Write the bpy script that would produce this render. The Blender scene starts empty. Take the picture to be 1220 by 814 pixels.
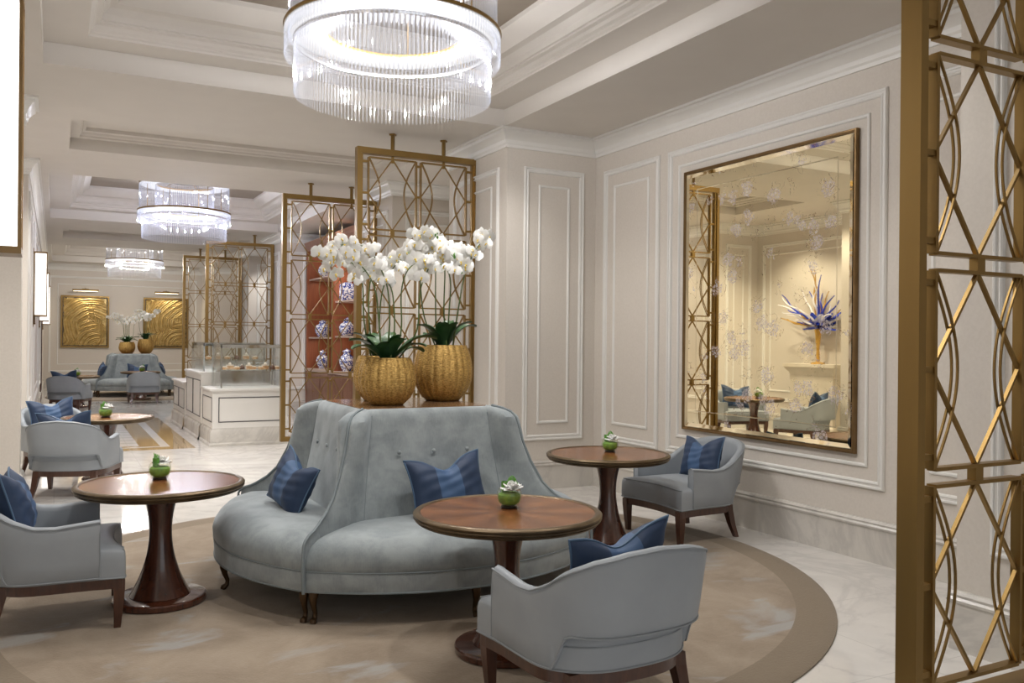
import bpy, bmesh, math, random
from mathutils import Vector, Matrix
R = math.radians
SC = bpy.context.scene
COL = SC.collection
random.seed(7)

# ------------------------------------------------------------------ camera
FPX, EYE = 1035.0, 1.5
YAW, ROLL = R(-27.73), R(0.54)
cam_d = bpy.data.cameras.new('camera')
cam_d.sensor_width = 36.0
cam_d.lens = FPX / 1220.0 * 36.0
cam_d.clip_end = 200
cam = bpy.data.objects.new('camera', cam_d)
COL.objects.link(cam)
CAM_ROT = Matrix.Rotation(YAW, 4, 'Z') @ Matrix.Rotation(R(90), 4, 'X') @ Matrix.Rotation(ROLL, 4, 'Z')
cam.matrix_world = Matrix.Translation((0, 0, EYE)) @ CAM_ROT
SC.camera = cam

def pix(x, y, t):
    """the point t metres deep behind a pixel of the photograph"""
    return Vector((0, 0, EYE)) + t * (CAM_ROT.to_3x3() @ Vector(((x - 610) / FPX, (406.5 - y) / FPX, -1)))

# ------------------------------------------------------------------ world, lights, exposure
W = bpy.data.worlds.new('world'); SC.world = W
W.use_nodes = True
W.node_tree.nodes['Background'].inputs[0].default_value = (0.97, 0.98, 1.0, 1)
W.node_tree.nodes['Background'].inputs[1].default_value = 1.1
SC.view_settings.view_transform = 'Standard'
SC.view_settings.look = 'None'
SC.view_settings.gamma = 1
SC.view_settings.use_curve_mapping = False
SC.view_settings.exposure = -0.05
SC.cycles.max_bounces = 10
SC.cycles.diffuse_bounces = 5
SC.cycles.glossy_bounces = 5
SC.cycles.transparent_max_bounces = 64
SC.cycles.sample_clamp_indirect = 6
SC.cycles.caustics_reflective = False
SC.cycles.caustics_refractive = False

BAY = (5.235, 15.0, 24.75)        # centres of the three bays along the hall
CHY = (5.55, 15.1, 25.2)           # their chandeliers
CHX = (2.0, 1.86, 1.86)
CX = 1.9                          # middle of the hall

def light(name, kind, loc, energy, color=(1, .95, .88), size=.1, rot=(0, 0, 0), spot=None, size_y=None):
    d = bpy.data.lights.new(name, kind)
    d.energy = energy; d.color = color
    if kind == 'AREA':
        d.size = size
        if size_y: d.shape = 'RECTANGLE'; d.size_y = size_y
    else:
        d.shadow_soft_size = size
    if kind == 'SPOT':
        d.spot_size = R(spot or 80); d.spot_blend = .7
    o = bpy.data.objects.new(name, d); COL.objects.link(o)
    o.location = loc; o.rotation_euler = rot
    return o

for i, yb in enumerate(BAY):
    c = [(1, .97, .95), (.87, .88, 1.0), (1, .94, .87)][i]
    for k in range(9):      # bulbs inside the middle tier
        a = 2 * math.pi * (k + .5) / 9
        light('chandelier_bulb', 'POINT', (CHX[i] + .34 * math.cos(a), CHY[i] + .34 * math.sin(a), 3.44), [19, 22, 15][i], c, .02)
    for k in range(4):      # and four above the upper tier, for the coffer
        a = 2 * math.pi * (k + .5) / 4
        light('chandelier_bulb', 'POINT', (CHX[i] + .3 * math.cos(a), CHY[i] + .3 * math.sin(a), 3.88), [1.5, 2.5, 2][i], c, .02)
# recessed downlights in the coffer steps and the ceiling bands, plus added fill spots at the left alcove
for p, e in (((1.97, 3.62, 3.74), 70), ((0.45, 3.4, 3.74), 60), ((0.45, 6.9, 3.74), 60), ((3.45, 3.6, 3.74), 60), ((3.45, 6.9, 3.74), 50),
             ((0.3, 9.0, 3.58), 60), ((1.9, 10.2, 3.7), 90), ((0.3, 11.4, 3.58), 60), ((4.4, 10.0, 3.58), 70),
             ((0.6, 12.7, 3.74), 60), ((3.3, 13.0, 3.74), 90), ((4.3, 15.0, 3.58), 90), ((1.9, 19.9, 3.7), 90), ((4.4, 20.0, 3.58), 60),
             ((0.5, 22.8, 3.74), 70), ((-.45, 10.6, 3.58), 75), ((.6, 10.3, 3.58), 95), ((-.45, 9.6, 3.58), 45), ((-.7, 7.0, 3.58), 50), ((1.9, 22.6, 3.74), 80)):  # left alcove spots are added to brighten its reflection, no fixtures there
    light('downlight_and_fill', 'SPOT', p, e * 1.55, (1, .97, .93), .05, (0, 0, 0), 115)

# ------------------------------------------------------------------ materials
def mat(name, col=(.8, .8, .8), rough=.5, metal=0, **kw):
    m = bpy.data.materials.new(name); m.use_nodes = True
    b = m.node_tree.nodes['Principled BSDF']
    b.inputs['Base Color'].default_value = (*col, 1)
    b.inputs['Roughness'].default_value = rough
    b.inputs['Metallic'].default_value = metal
    for k, v in kw.items():
        b.inputs[k.replace('_', ' ')].default_value = v
    return m

class NT:
    def __init__(s, m):
        s.t = m.node_tree; s.n = s.t.nodes; s.l = s.t.links; s.b = s.n['Principled BSDF']
    def node(s, typ, **kw):
        n = s.n.new(typ)
        for k, v in kw.items():
            if k.startswith('i_'):
                key = k[2:].replace('_', ' ')
                n.inputs[int(key) if key.isdigit() else key].default_value = v
            else: setattr(n, k, v)
        return n
    def link(s, a, b): s.l.new(a, b)
    def coord(s, kind='Object', scale=(1, 1, 1), rot=(0, 0, 0)):
        tc = s.node('ShaderNodeTexCoord'); mp = s.node('ShaderNodeMapping')
        mp.inputs['Scale'].default_value = scale; mp.inputs['Rotation'].default_value = rot
        s.link(tc.outputs[kind], mp.inputs['Vector']); return mp.outputs['Vector']
    def noise(s, vec, scale, detail=4, rough=.5, dist=0):
        n = s.node('ShaderNodeTexNoise'); n.inputs['Scale'].default_value = scale
        n.inputs['Detail'].default_value = detail; n.inputs['Roughness'].default_value = rough
        n.inputs['Distortion'].default_value = dist
        if vec is not None: s.link(vec, n.inputs['Vector'])
        return n.outputs['Fac']
    def ramp(s, fac, stops):
        r = s.node('ShaderNodeValToRGB'); e = r.color_ramp.elements
        while len(e) < len(stops): e.new(.5)
        for el, (p, c) in zip(e, stops):
            el.position = p; el.color = (*c, 1) if len(c) == 3 else c
        s.link(fac, r.inputs['Fac']); return r.outputs['Color']
    def mix(s, fac, a, b):
        m = s.node('ShaderNodeMix', data_type='RGBA')
        for v, i in ((fac, 0), (a, 6), (b, 7)):
            if isinstance(v, (int, float)): m.inputs[i].default_value = v
            elif isinstance(v, tuple): m.inputs[i].default_value = (*v, 1)
            else: s.link(v, m.inputs[i])
        return m.outputs[2]
    def math(s, op, a, b=0.0, c=0.0):
        m = s.node('ShaderNodeMath', operation=op)
        for i, v in enumerate((a, b, c)):
            if isinstance(v, (int, float)): m.inputs[i].default_value = v
            else: s.link(v, m.inputs[i])
        return m.outputs[0]
    def bump(s, h, strength=.3, dist=.01):
        b = s.node('ShaderNodeBump'); b.inputs['Strength'].default_value = strength
        b.inputs['Distance'].default_value = dist
        s.link(h, b.inputs['Height']); s.link(b.outputs['Normal'], s.b.inputs['Normal'])
    def color(s, c): s.link(c, s.b.inputs['Base Color'])

def simple_noise_mat(name, a, b, scale, rough, bump=0, metal=0, stretch=(1, 1, 1), bscale=None, bdist=.004, **kw):
    m = mat(name, a, rough, metal, **kw); t = NT(m)
    v = t.coord('Object', stretch)
    t.color(t.mix(t.ramp(t.noise(v, scale), [(.35, (0, 0, 0)), (.65, (1, 1, 1))]), a, b))
    if bump: t.bump(t.noise(v, bscale or scale * 4), bump, bdist)
    return m

M = {}
M['wall'] = simple_noise_mat('wall_fabric', (.635, .588, .53), (.665, .618, .56), 60, .75, .12, bscale=700, bdist=.001)
M['molding'] = simple_noise_mat('white_molding', (.74, .73, .70), (.76, .75, .72), 5, .45, .03)
M['ceil'] = simple_noise_mat('ceiling_paint', (.66, .625, .58), (.68, .645, .60), 3, .7, .03)
M['taupe'] = simple_noise_mat('taupe_ceiling', (.30, .255, .205), (.32, .275, .225), 3, .6, .03)
M['gold'] = simple_noise_mat('aged_brass', (.31, .20, .07), (.26, .165, .058), 4, .40, .05, .92, (1, 1, .15), 60)
M['bronze'] = simple_noise_mat('dark_bronze', (.20, .125, .055), (.26, .17, .08), 6, .34, 0, .9)
M['chair'] = simple_noise_mat('grey_leather', (.285, .312, .34), (.315, .343, .372), 5, .55, .08, bscale=500, bdist=.001)
M['pipe'] = mat('grey_piping', (.26, .285, .305), .6)
M['brass_leg'] = mat('brass_leg', (.07, .04, .018), .3, .6)
M['white_flower'] = mat('white_petal', (.88, .88, .86), .55, Subsurface_Weight=.0)
M['yellow'] = mat('yellow_lip', (.75, .55, .08), .5)
M['stem'] = simple_noise_mat('green_stem', (.10, .16, .035), (.07, .10, .03), 30, .5)
M['leaf'] = simple_noise_mat('dark_green_leaf', (.018, .065, .02), (.045, .115, .035), 6, .35)
M['lime'] = simple_noise_mat('lime_moss', (.22, .38, .02), (.10, .24, .015), 40, .6, .5, bscale=120)
M['lime_leaf'] = mat('rolled_leaf', (.10, .28, .04), .4)
M['black'] = mat('black_stone', (.015, .015, .017), .3)
M['white_paint'] = simple_noise_mat('counter_paint', (.72, .70, .66), (.74, .72, .68), 3, .45)
M['stripe'] = mat('dark_inlay', (.05, .045, .05), .4)
M['chrome'] = mat('chrome', (.75, .75, .76), .12, 1.0)
M['cake'] = simple_noise_mat('pastry', (.62, .33, .14), (.85, .62, .40), 20, .6)
M['cream'] = mat('cream_icing', (.85, .78, .68), .5)
M['ganache'] = mat('dark_pastry', (.12, .05, .025), .4)
M['plinth'] = simple_noise_mat('plinth_stone', (.62, .56, .46), (.68, .62, .53), 3, .45)

def marble(name, base, vein, rough, tiles=None, border=False):
    m = mat(name, base, rough); t = NT(m)
    v = t.coord('Object', (1, 1, 1), (0, 0, R(25)))
    n1 = t.noise(v, .9, 8, .62, 1.6)
    n2 = t.noise(v, 2.3, 8, .6, 1.0)
    ridge = t.math('ABSOLUTE', t.math('SUBTRACT', n1, .5))
    f1 = t.ramp(ridge, [(0, (1, 1, 1)), (.045, (.25, .25, .25)), (.16, (0, 0, 0))])
    f2 = t.ramp(n2, [(.45, (0, 0, 0)), (.75, (.6, .6, .6))])
    c = t.mix(t.math('MULTIPLY', f1, .5), t.mix(f2, base, tuple(x * .84 for x in base)), vein)
    if border:
        tc = t.node('ShaderNodeTexCoord'); sp = t.node('ShaderNodeSeparateXYZ')
        t.link(tc.outputs['Object'], sp.inputs[0]); X, Y = sp.outputs[0], sp.outputs[1]
        def box(x0, x1, y0, y1):
            a = t.math('MULTIPLY', t.math('GREATER_THAN', X, x0), t.math('LESS_THAN', X, x1))
            b = t.math('MULTIPLY', t.math('GREATER_THAN', Y, y0), t.math('LESS_THAN', Y, y1))
            return t.math('MULTIPLY', a, b)
        brown = t.mix(t.noise(v, 5, 6), (.50, .36, .19), (.36, .25, .13))
        for x0, x1, y0, y1, bx in ((-.1, 1.72, 12.55, 17.6, 1), (-.1, 1.42, 12.85, 17.3, 0), (-.1, 1.30, 12.95, 17.2, 1), (-.1, 1.04, 13.05, 17.1, 0)):
            c = t.mix(box(x0, x1, y0, y1), c, brown if bx else (.74, .72, .69))
        stripes = t.math('MULTIPLY', box(-.1, 1.04, 13.05, 17.1), t.math('GREATER_THAN', t.math('SINE', t.math('MULTIPLY', Y, 16)), .75))
        c = t.mix(t.math('MULTIPLY', stripes, .5), c, (.50, .47, .45))
    if tiles:
        br = t.node('ShaderNodeTexBrick', offset=0.0)
        br.inputs['Scale'].default_value = 1; br.inputs['Mortar Size'].default_value = .003
        br.inputs['Brick Width'].default_value = tiles; br.inputs['Row Height'].default_value = tiles
        t.link(t.coord('Object'), br.inputs['Vector'])
        c = t.mix(br.outputs['Fac'], c, tuple(x * .78 for x in base))
    t.color(c)
    return m
M['floor'] = marble('floor_marble', (.74, .715, .68), (.50, .48, .47), .06, .9, True)
M['floor'].node_tree.nodes['Principled BSDF'].inputs['Specular IOR Level'].default_value = .4
M['base_marble'] = marble('baseboard_marble', (.64, .61, .56), (.40, .38, .36), .25)

def velvet(name, a, b, sheen=.5, stretch=(1, 1, 1)):
    m = mat(name, a, .8); t = NT(m)
    v = t.coord('Object', stretch)
    n = t.noise(v, 7, 6, .6, .3); f = t.noise(t.coord('Object', (40, 40, 5)), 4, 3)
    c = t.mix(t.ramp(n, [(.38, (0, 0, 0)), (.62, (1, 1, 1))]), a, b)
    c = t.mix(t.math('MULTIPLY', f, .4), c, tuple(x * 1.35 for x in b))
    t.color(c); t.bump(f, .12, .003)
    t.b.inputs['Sheen Weight'].default_value = sheen
    t.b.inputs['Sheen Roughness'].default_value = .45
    t.b.inputs['Sheen Tint'].default_value = (.8, .88, .95, 1)
    return m
M['velvet'] = velvet('grey_blue_velvet', (.185, .213, .226), (.305, .338, .35))
M['seam'] = mat('velvet_piping', (.20, .235, .25), .8)

def cushion_mat():
    m = mat('blue_velvet', (.03, .07, .15), .6); t = NT(m)
    tc = t.node('ShaderNodeTexCoord'); sp = t.node('ShaderNodeSeparateXYZ')
    t.link(tc.outputs['Object'], sp.inputs[0])
    ax = t.math('ABSOLUTE', t.math('SUBTRACT', sp.outputs[0], -.01))
    band = t.math('LESS_THAN', ax, .075)
    n = t.noise(t.coord('Object', (1, 1, 1)), 12, 4)
    c1 = t.mix(n, (.010, .027, .068), (.018, .042, .10)); c2 = t.mix(n, (.034, .078, .175), (.050, .108, .22))
    t.color(t.mix(band, c1, c2))
    t.b.inputs['Sheen Weight'].default_value = .06
    t.b.inputs['Sheen Tint'].default_value = (.5, .65, .95, 1)
    return m
M['cushion'] = cushion_mat()
M['cushion_pipe'] = mat('cushion_piping', (.07, .13, .22), .6)

def wood(name, a, b, rough, scale=(1, 12, 12), coat=.4, radial=False):
    m = mat(name, a, rough, Coat_Weight=coat, Coat_Roughness=.06); t = NT(m)
    if radial:
        tc = t.node('ShaderNodeTexCoord'); g = t.node('ShaderNodeTexGradient', gradient_type='RADIAL')
        t.link(tc.outputs['Object'], g.inputs[0])
        k = t.math('MULTIPLY', g.outputs['Fac'], 8)
        fr = t.math('PINGPONG', k, .5)
        n = t.noise(t.coord('Object', (3, 3, 3)), 4, 6, .6, 1)
        f = t.math('ADD', t.math('MULTIPLY', fr, .9), t.math('MULTIPLY', n, .55))
        t.color(t.ramp(f, [(.1, a), (.9, b)]))
    else:
        n = t.noise(t.coord('Object', scale), 3, 6, .6, .8)
        t.color(t.ramp(n, [(.3, a), (.7, b)]))
    return m
M['tabletop'] = wood('mahogany_veneer', (.085, .028, .010), (.27, .105, .036), .25, radial=True, coat=.10)
M['tabletop'].node_tree.nodes['Principled BSDF'].inputs['Specular IOR Level'].default_value = .3
M['ped'] = wood('dark_mahogany', (.045, .014, .008), (.10, .03, .014), .22, (10, 10, 1.2), .7)
M['legwood'] = wood('walnut_leg', (.05, .019, .011), (.095, .036, .019), .35, (12, 12, 2), .3)
M['sofa_top'] = wood('veneer_top', (.20, .11, .055), (.30, .175, .095), .2, (1.5, 14, 14), .6)
M['cabinet'] = wood('red_cabinet_wood', (.22, .065, .028), (.30, .095, .04), .4, (14, 14, 1), .2)
M['cabinet_door'] = wood('brown_cabinet_wood', (.19, .085, .05), (.27, .13, .08), .4, (14, 14, 1), .2)
M['rim'] = simple_noise_mat('bronze_rim', (.10, .068, .036), (.15, .105, .058), 10, .38, 0, .6)
M['shelf_wood'] = mat('shelf_edge', (.40, .30, .24), .4)

def rug_mat():
    m = mat('rug_wool', (.4, .3, .2), .95); t = NT(m)
    v = t.coord('Object')
    n1 = t.noise(v, 2.6, 8, .68, .6); n2 = t.noise(t.coord('Object', (1.3, 2.6, 1), (0, 0, R(25))), 1.1, 5, .55, .7); n3 = t.noise(v, 90, 3)
    c = t.mix(t.ramp(n1, [(.35, (0, 0, 0)), (.65, (1, 1, 1))]), (.215, .16, .108), (.315, .25, .182))
    c = t.mix(t.math('MULTIPLY', t.ramp(n2, [(.57, (0, 0, 0)), (.66, (1, 1, 1))]), .72), c, (.35, .355, .355))
    sp = t.node('ShaderNodeSeparateXYZ'); tc = t.node('ShaderNodeTexCoord'); t.link(tc.outputs['Object'], sp.inputs[0])
    r = t.math('SQRT', t.math('ADD', t.math('POWER', sp.outputs[0], 2), t.math('POWER', sp.outputs[1], 2)))
    bd = t.math('GREATER_THAN', r, 2.315)
    c = t.mix(bd, c, t.mix(n1, (.165, .122, .077), (.21, .16, .105)))
    c = t.mix(t.math('MULTIPLY', n3, .16), c, (.42, .35, .27))
    t.color(c); t.bump(n3, .4, .006)
    t.b.inputs['Sheen Weight'].default_value = .2
    return m
M['rug'] = rug_mat()

def pot_mat():
    m = mat('woven_gold', (.5, .32, .09), .42, .75); t = NT(m)
    n = t.noise(t.coord('Object', (1, 1, 2.2)), 60, 3, .6, .4)
    t.color(t.ramp(n, [(.30, (.24, .14, .035)), (.58, (.60, .39, .13))]))
    t.bump(n, .9, .008); return m
M['pot'] = pot_mat()

M['relief'] = simple_noise_mat('gold_relief', (.48, .34, .13), (.62, .47, .22), 9, .42, .3, .7, bscale=40, bdist=.01)


def porcelain():
    m = mat('blue_white_porcelain', (.8, .82, .85), .12); t = NT(m)
    vo = t.node('ShaderNodeTexVoronoi', feature='DISTANCE_TO_EDGE'); vo.inputs['Scale'].default_value = 16
    t.link(t.coord('Object'), vo.inputs['Vector'])
    n = t.noise(t.coord('Object'), 22, 4, .6, 1.5)
    f = t.math('MULTIPLY', t.math('LESS_THAN', vo.outputs['Distance'], .16), t.math('GREATER_THAN', n, .46))
    t.color(t.mix(f, (.80, .82, .86), (.03, .06, .30))); return m
M['porcelain'] = porcelain()

def mirror_mat():
    m = mat('antique_mirror', (.80, .66, .40), .015, 1.0); t = NT(m)
    v = t.coord('Object')
    cloud = t.noise(v, 2.2, 5, .6)
    t.color(t.mix(cloud, (.96, .83, .54), (1.0, .92, .68)))
    vo = t.node('ShaderNodeTexVoronoi', feature='F1'); vo.inputs['Scale'].default_value = 4.6; vo.inputs['Randomness'].default_value = 1
    t.link(v, vo.inputs['Vector'])
    petal = t.node('ShaderNodeTexVoronoi', feature='DISTANCE_TO_EDGE'); petal.inputs['Scale'].default_value = 34
    t.link(v, petal.inputs['Vector'])
    spot = t.math('LESS_THAN', t.math('ADD', vo.outputs['Distance'], t.math('MULTIPLY', t.noise(v, 26, 3), .5)), .54)
    pm = t.math('MULTIPLY', spot, t.ramp(petal.outputs['Distance'], [(.03, (0, 0, 0)), (.12, (1, 1, 1))]))
    twig = t.noise(v, 5.5, 3, .5, 2.0)
    tw = t.math('MULTIPLY', t.math('LESS_THAN', t.math('ABSOLUTE', t.math('SUBTRACT', twig, .5)), .006), t.math('LESS_THAN', vo.outputs['Distance'], .5))
    d = t.node('ShaderNodeBsdfDiffuse')
    t.link(t.mix(tw, t.mix(t.noise(v, 14, 2), (.46, .36, .33), (.78, .74, .72)), (.30, .20, .12)), d.inputs['Color'])
    mx = t.node('ShaderNodeMixShader')
    t.link(t.math('MULTIPLY', t.math('MAXIMUM', pm, tw), .62), mx.inputs[0])
    t.link(t.b.outputs[0], mx.inputs[1]); t.link(d.outputs[0], mx.inputs[2])
    out = t.n['Material Output']; t.link(mx.outputs[0], out.inputs[0]); return m
M['mirror'] = mirror_mat()
M['bevel_mirror'] = mat('bevelled_mirror', (.86, .76, .54), .04, 1.0)

def emit(name, col, strength):
    m = mat(name, col, .5, Emission_Strength=strength)
    m.node_tree.nodes['Principled BSDF'].inputs['Emission Color'].default_value = (*col, 1); return m
M['sconce_glow'] = emit('sconce_diffuser', (1, .97, .93), 1.5)
M['ring_glow'] = emit('ring_led', (1, .98, .98), .5)
M['ring_glow'].node_tree.nodes['Principled BSDF'].inputs['Base Color'].default_value = (.12, .12, .12, 1)
M['picture_glow'] = emit('picture_lamp', (1, .86, .6), 6)

def clear(name, tint, glossy, rough=.03, diffuse=0.0, dcol=(.9, .92, 1)):
    m = bpy.data.materials.new(name); m.use_nodes = True
    t = m.node_tree; n = t.nodes; n.remove(n['Principled BSDF'])
    tr = n.new('ShaderNodeBsdfTransparent'); tr.inputs[0].default_value = (*tint, 1)
    gl = n.new('ShaderNodeBsdfGlossy'); gl.inputs['Roughness'].default_value = rough
    lw = n.new('ShaderNodeLayerWeight'); pw = n.new('ShaderNodeMath'); pw.operation = 'POWER'; pw.inputs[1].default_value = 4
    ml = n.new('ShaderNodeMath'); ml.operation = 'MULTIPLY_ADD'; ml.inputs[1].default_value = .6; ml.inputs[2].default_value = glossy
    t.links.new(lw.outputs['Facing'], pw.inputs[0]); t.links.new(pw.outputs[0], ml.inputs[0])
    mx = n.new('ShaderNodeMixShader'); t.links.new(ml.outputs[0], mx.inputs[0])
    t.links.new(tr.outputs[0], mx.inputs[1]); t.links.new(gl.outputs[0], mx.inputs[2])
    last = mx
    if diffuse:
        df = n.new('ShaderNodeBsdfTranslucent'); df.inputs[0].default_value = (*dcol, 1)
        d2 = n.new('ShaderNodeBsdfDiffuse'); d2.inputs[0].default_value = (*dcol, 1)
        ad = n.new('ShaderNodeMixShader'); ad.inputs[0].default_value = .5
        t.links.new(df.outputs[0], ad.inputs[1]); t.links.new(d2.outputs[0], ad.inputs[2])
        m2 = n.new('ShaderNodeMixShader'); m2.inputs[0].default_value = diffuse
        t.links.new(mx.outputs[0], m2.inputs[1]); t.links.new(ad.outputs[0], m2.inputs[2]); last = m2
    t.links.new(last.outputs[0], n['Material Output'].inputs[0]); return m
M['crystal'] = clear('crystal_rod', (.97, .98, 1), .12, .06, .034)
M['glass'] = clear('clear_glass', (.985, .995, .99), .035, .02)
M['bowl_glass'] = clear('bowl_glass', (.97, 1, .95), .05, .03, .06, (.85, .95, .8))
M['blue_glass'] = mat('cobalt_glass', (.02, .05, .45), .1, 0)
M['pale_glass'] = mat('pale_glass', (.80, .80, .86), .1, 0)
M['amber_glass'] = mat('amber_glass', (.60, .36, .08), .12, .3)

# ------------------------------------------------------------------ mesh builder
class MB:
    def __init__(s): s.v = []; s.f = []; s.mi = []; s.cur = 0
    def add(s, vs, fs):
        o = len(s.v); s.v += [tuple(v) for v in vs]
        s.f += [tuple(i + o for i in f) for f in fs]; s.mi += [s.cur] * len(fs)
        return s
    def box(s, x0, x1, y0, y1, z0, z1):
        vs = [(x, y, z) for z in (z0, z1) for y in (y0, y1) for x in (x0, x1)]
        return s.add(vs, [(0, 2, 3, 1), (4, 5, 7, 6), (0, 1, 5, 4), (1, 3, 7, 5), (3, 2, 6, 7), (2, 0, 4, 6)])
    def rbox(s, x0, x1, y0, y1, z0, z1, r=.01):
        """box with chamfered edges"""
        vs, fs = [], []
        bm = bmesh.new(); bmesh.ops.create_cube(bm, size=1)
        for v in bm.verts: v.co = Vector(((x0 + x1) / 2 + v.co.x * (x1 - x0), (y0 + y1) / 2 + v.co.y * (y1 - y0), (z0 + z1) / 2 + v.co.z * (z1 - z0)))
        bmesh.ops.bevel(bm, geom=bm.edges[:], offset=r, segments=2, affect='EDGES')
        bm.verts.index_update()
        vs = [v.co[:] for v in bm.verts]; fs = [[v.index for v in f.verts] for f in bm.faces]; bm.free()
        return s.add(vs, fs)
    def bar(s, a, b, w, d, up=(0, 0, 1)):
        """square bar from a to b, w wide across, d deep"""
        a, b = Vector(a), Vector(b); t = (b - a).normalized(); up = Vector(up)
        if abs(t.dot(up)) > .99: up = Vector((1, 0, 0))
        x = t.cross(up).normalized(); y = x.cross(t).normalized()
        vs = [p + x * sx * w / 2 + y * sy * d / 2 for p in (a, b) for sx, sy in ((-1, -1), (1, -1), (1, 1), (-1, 1))]
        return s.add(vs, [(0, 3, 2, 1), (4, 5, 6, 7), (0, 1, 5, 4), (1, 2, 6, 5), (2, 3, 7, 6), (3, 0, 4, 7)])
    def tube(s, path, r, n=8, cap=True):
        P = [Vector(p) for p in path]; k = len(P)
        rs = r if isinstance(r, (list, tuple)) else [r] * k
        t0 = (P[1] - P[0]).normalized(); u = t0.orthogonal().normalized(); vs = []
        for i in range(k):
            t = (P[min(i + 1, k - 1)] - P[max(i - 1, 0)]).normalized()
            u = (u - t * u.dot(t)).normalized() if (u - t * u.dot(t)).length > 1e-6 else t.orthogonal().normalized()
            w = t.cross(u)
            vs += [P[i] + rs[i] * (u * math.cos(2 * math.pi * j / n) + w * math.sin(2 * math.pi * j / n)) for j in range(n)]
        fs = [(i * n + j, i * n + (j + 1) % n, (i + 1) * n + (j + 1) % n, (i + 1) * n + j) for i in range(k - 1) for j in range(n)]
        if cap: fs += [tuple(range(n - 1, -1, -1)), tuple((k - 1) * n + j for j in range(n))]
        return s.add(vs, fs)
    def loop_tube(s, path, r, n=6):
        P = [Vector(p) for p in path]; k = len(P); vs = []
        for i in range(k):
            t = (P[(i + 1) % k] - P[i - 1]).normalized(); up = Vector((0, 0, 1))
            if abs(t.dot(up)) > .95: up = Vector((0, 1, 0))
            u = t.cross(up).normalized(); w = t.cross(u)
            vs += [P[i] + r * (u * math.cos(2 * math.pi * j / n) + w * math.sin(2 * math.pi * j / n)) for j in range(n)]
        return s.add(vs, [(i * n + j, i * n + (j + 1) % n, ((i + 1) % k) * n + (j + 1) % n, ((i + 1) % k) * n + j) for i in range(k) for j in range(n)])
    def lathe(s, prof, n=48, c=(0, 0), rib=None, cap=True):
        vs = []
        for r, z in prof:
            for j in range(n):
                a = 2 * math.pi * j / n; q = r * (rib(a, z) if rib else 1)
                vs.append((c[0] + q * math.cos(a), c[1] + q * math.sin(a), z))
        k = len(prof)
        fs = [(i * n + j, i * n + (j + 1) % n, (i + 1) * n + (j + 1) % n, (i + 1) * n + j) for i in range(k - 1) for j in range(n)]
        if cap and prof[0][0] > 1e-5: fs.append(tuple(range(n - 1, -1, -1)))
        if cap and prof[-1][0] > 1e-5: fs.append(tuple((k - 1) * n + j for j in range(n)))
        return s.add(vs, fs)
    def grid(s, fn, nu, nv, cu=False):
        vs = [fn(i / (nu if cu else nu - 1), j / (nv - 1)) for j in range(nv) for i in range(nu)]
        fs = []
        for j in range(nv - 1):
            for i in range(nu if cu else nu - 1):
                a, b = i, (i + 1) % nu
                fs.append((j * nu + a, j * nu + b, (j + 1) * nu + b, (j + 1) * nu + a))
        return s.add(vs, fs)
    def prism(s, outline, z0, z1):
        n = len(outline)
        vs = [(x, y, z0) for x, y in outline] + [(x, y, z1) for x, y in outline]
        return s.add(vs, [tuple(range(n - 1, -1, -1)), tuple(range(n, 2 * n))] + [(i, (i + 1) % n, n + (i + 1) % n, n + i) for i in range(n)])
    def sphere(s, c, r, n=12, m=8, sc=(1, 1, 1)):
        def fn(u, v):
            a, b = 2 * math.pi * u, math.pi * (v - .5)
            return (c[0] + r * sc[0] * math.cos(a) * math.cos(b), c[1] + r * sc[1] * math.sin(a) * math.cos(b), c[2] + r * sc[2] * math.sin(b))
        return s.grid(fn, n, m, True)
    def rect_sweep(s, o, u, v, n, rect, prof):
        """mitred moulding round a rectangle: prof = (inset, height along n)"""
        o, u, v, n = Vector(o), Vector(u), Vector(v), Vector(n); u0, u1, v0, v1 = rect; vs = []
        for d, h in prof:
            for a, b in ((u0 + d, v0 + d), (u1 - d, v0 + d), (u1 - d, v1 - d), (u0 + d, v1 - d)):
                vs.append(o + u * a + v * b + n * h)
        return s.add(vs, [(i * 4 + j, i * 4 + (j + 1) % 4, (i + 1) * 4 + (j + 1) % 4, (i + 1) * 4 + j) for i in range(len(prof) - 1) for j in range(4)])
    def path_sweep(s, pts, prof, side=1):
        """profile (offset to the side, z) swept along an open plan polyline"""
        P = [Vector((x, y)) for x, y in pts]; k = len(P); vs = []
        def nrm(a, b):
            d = (b - a).normalized(); return Vector((-d.y, d.x)) * side
        for i in range(k):
            n1 = nrm(P[i - 1], P[i]) if i else None
            n2 = nrm(P[i], P[i + 1]) if i < k - 1 else None
            if n1 is None: m = n2
            elif n2 is None: m = n1
            else: m = (n1 + n2) / (1 + n1.dot(n2))
            vs += [(P[i].x + m.x * d, P[i].y + m.y * d, z) for d, z in prof]
        q = len(prof)
        return s.add(vs, [(i * q + j, i * q + j + 1, (i + 1) * q + j + 1, (i + 1) * q + j) for i in range(k - 1) for j in range(q - 1)])
    def build(s, name, m, parent=None, smooth=True, angle=35, sub=0, loc=None, rotz=0):
        me = bpy.data.meshes.new(name); me.from_pydata(s.v, [], s.f)
        ms = m if isinstance(m, (list, tuple)) else [m]
        for x in ms: me.materials.append(M[x])
        if len(ms) > 1: me.polygons.foreach_set('material_index', s.mi)
        bm = bmesh.new(); bm.from_mesh(me); bmesh.ops.recalc_face_normals(bm, faces=bm.faces); bm.to_mesh(me); bm.free()
        if smooth:
            me.shade_smooth(); me.set_sharp_from_angle(angle=R(angle))
        o = bpy.data.objects.new(name, me); COL.objects.link(o)
        if parent: o.parent = parent
        if loc is not None: o.location = loc
        o.rotation_euler = (0, 0, rotz)
        if sub:
            md = o.modifiers.new('sub', 'SUBSURF'); md.levels = md.render_levels = sub
        return o

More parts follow.
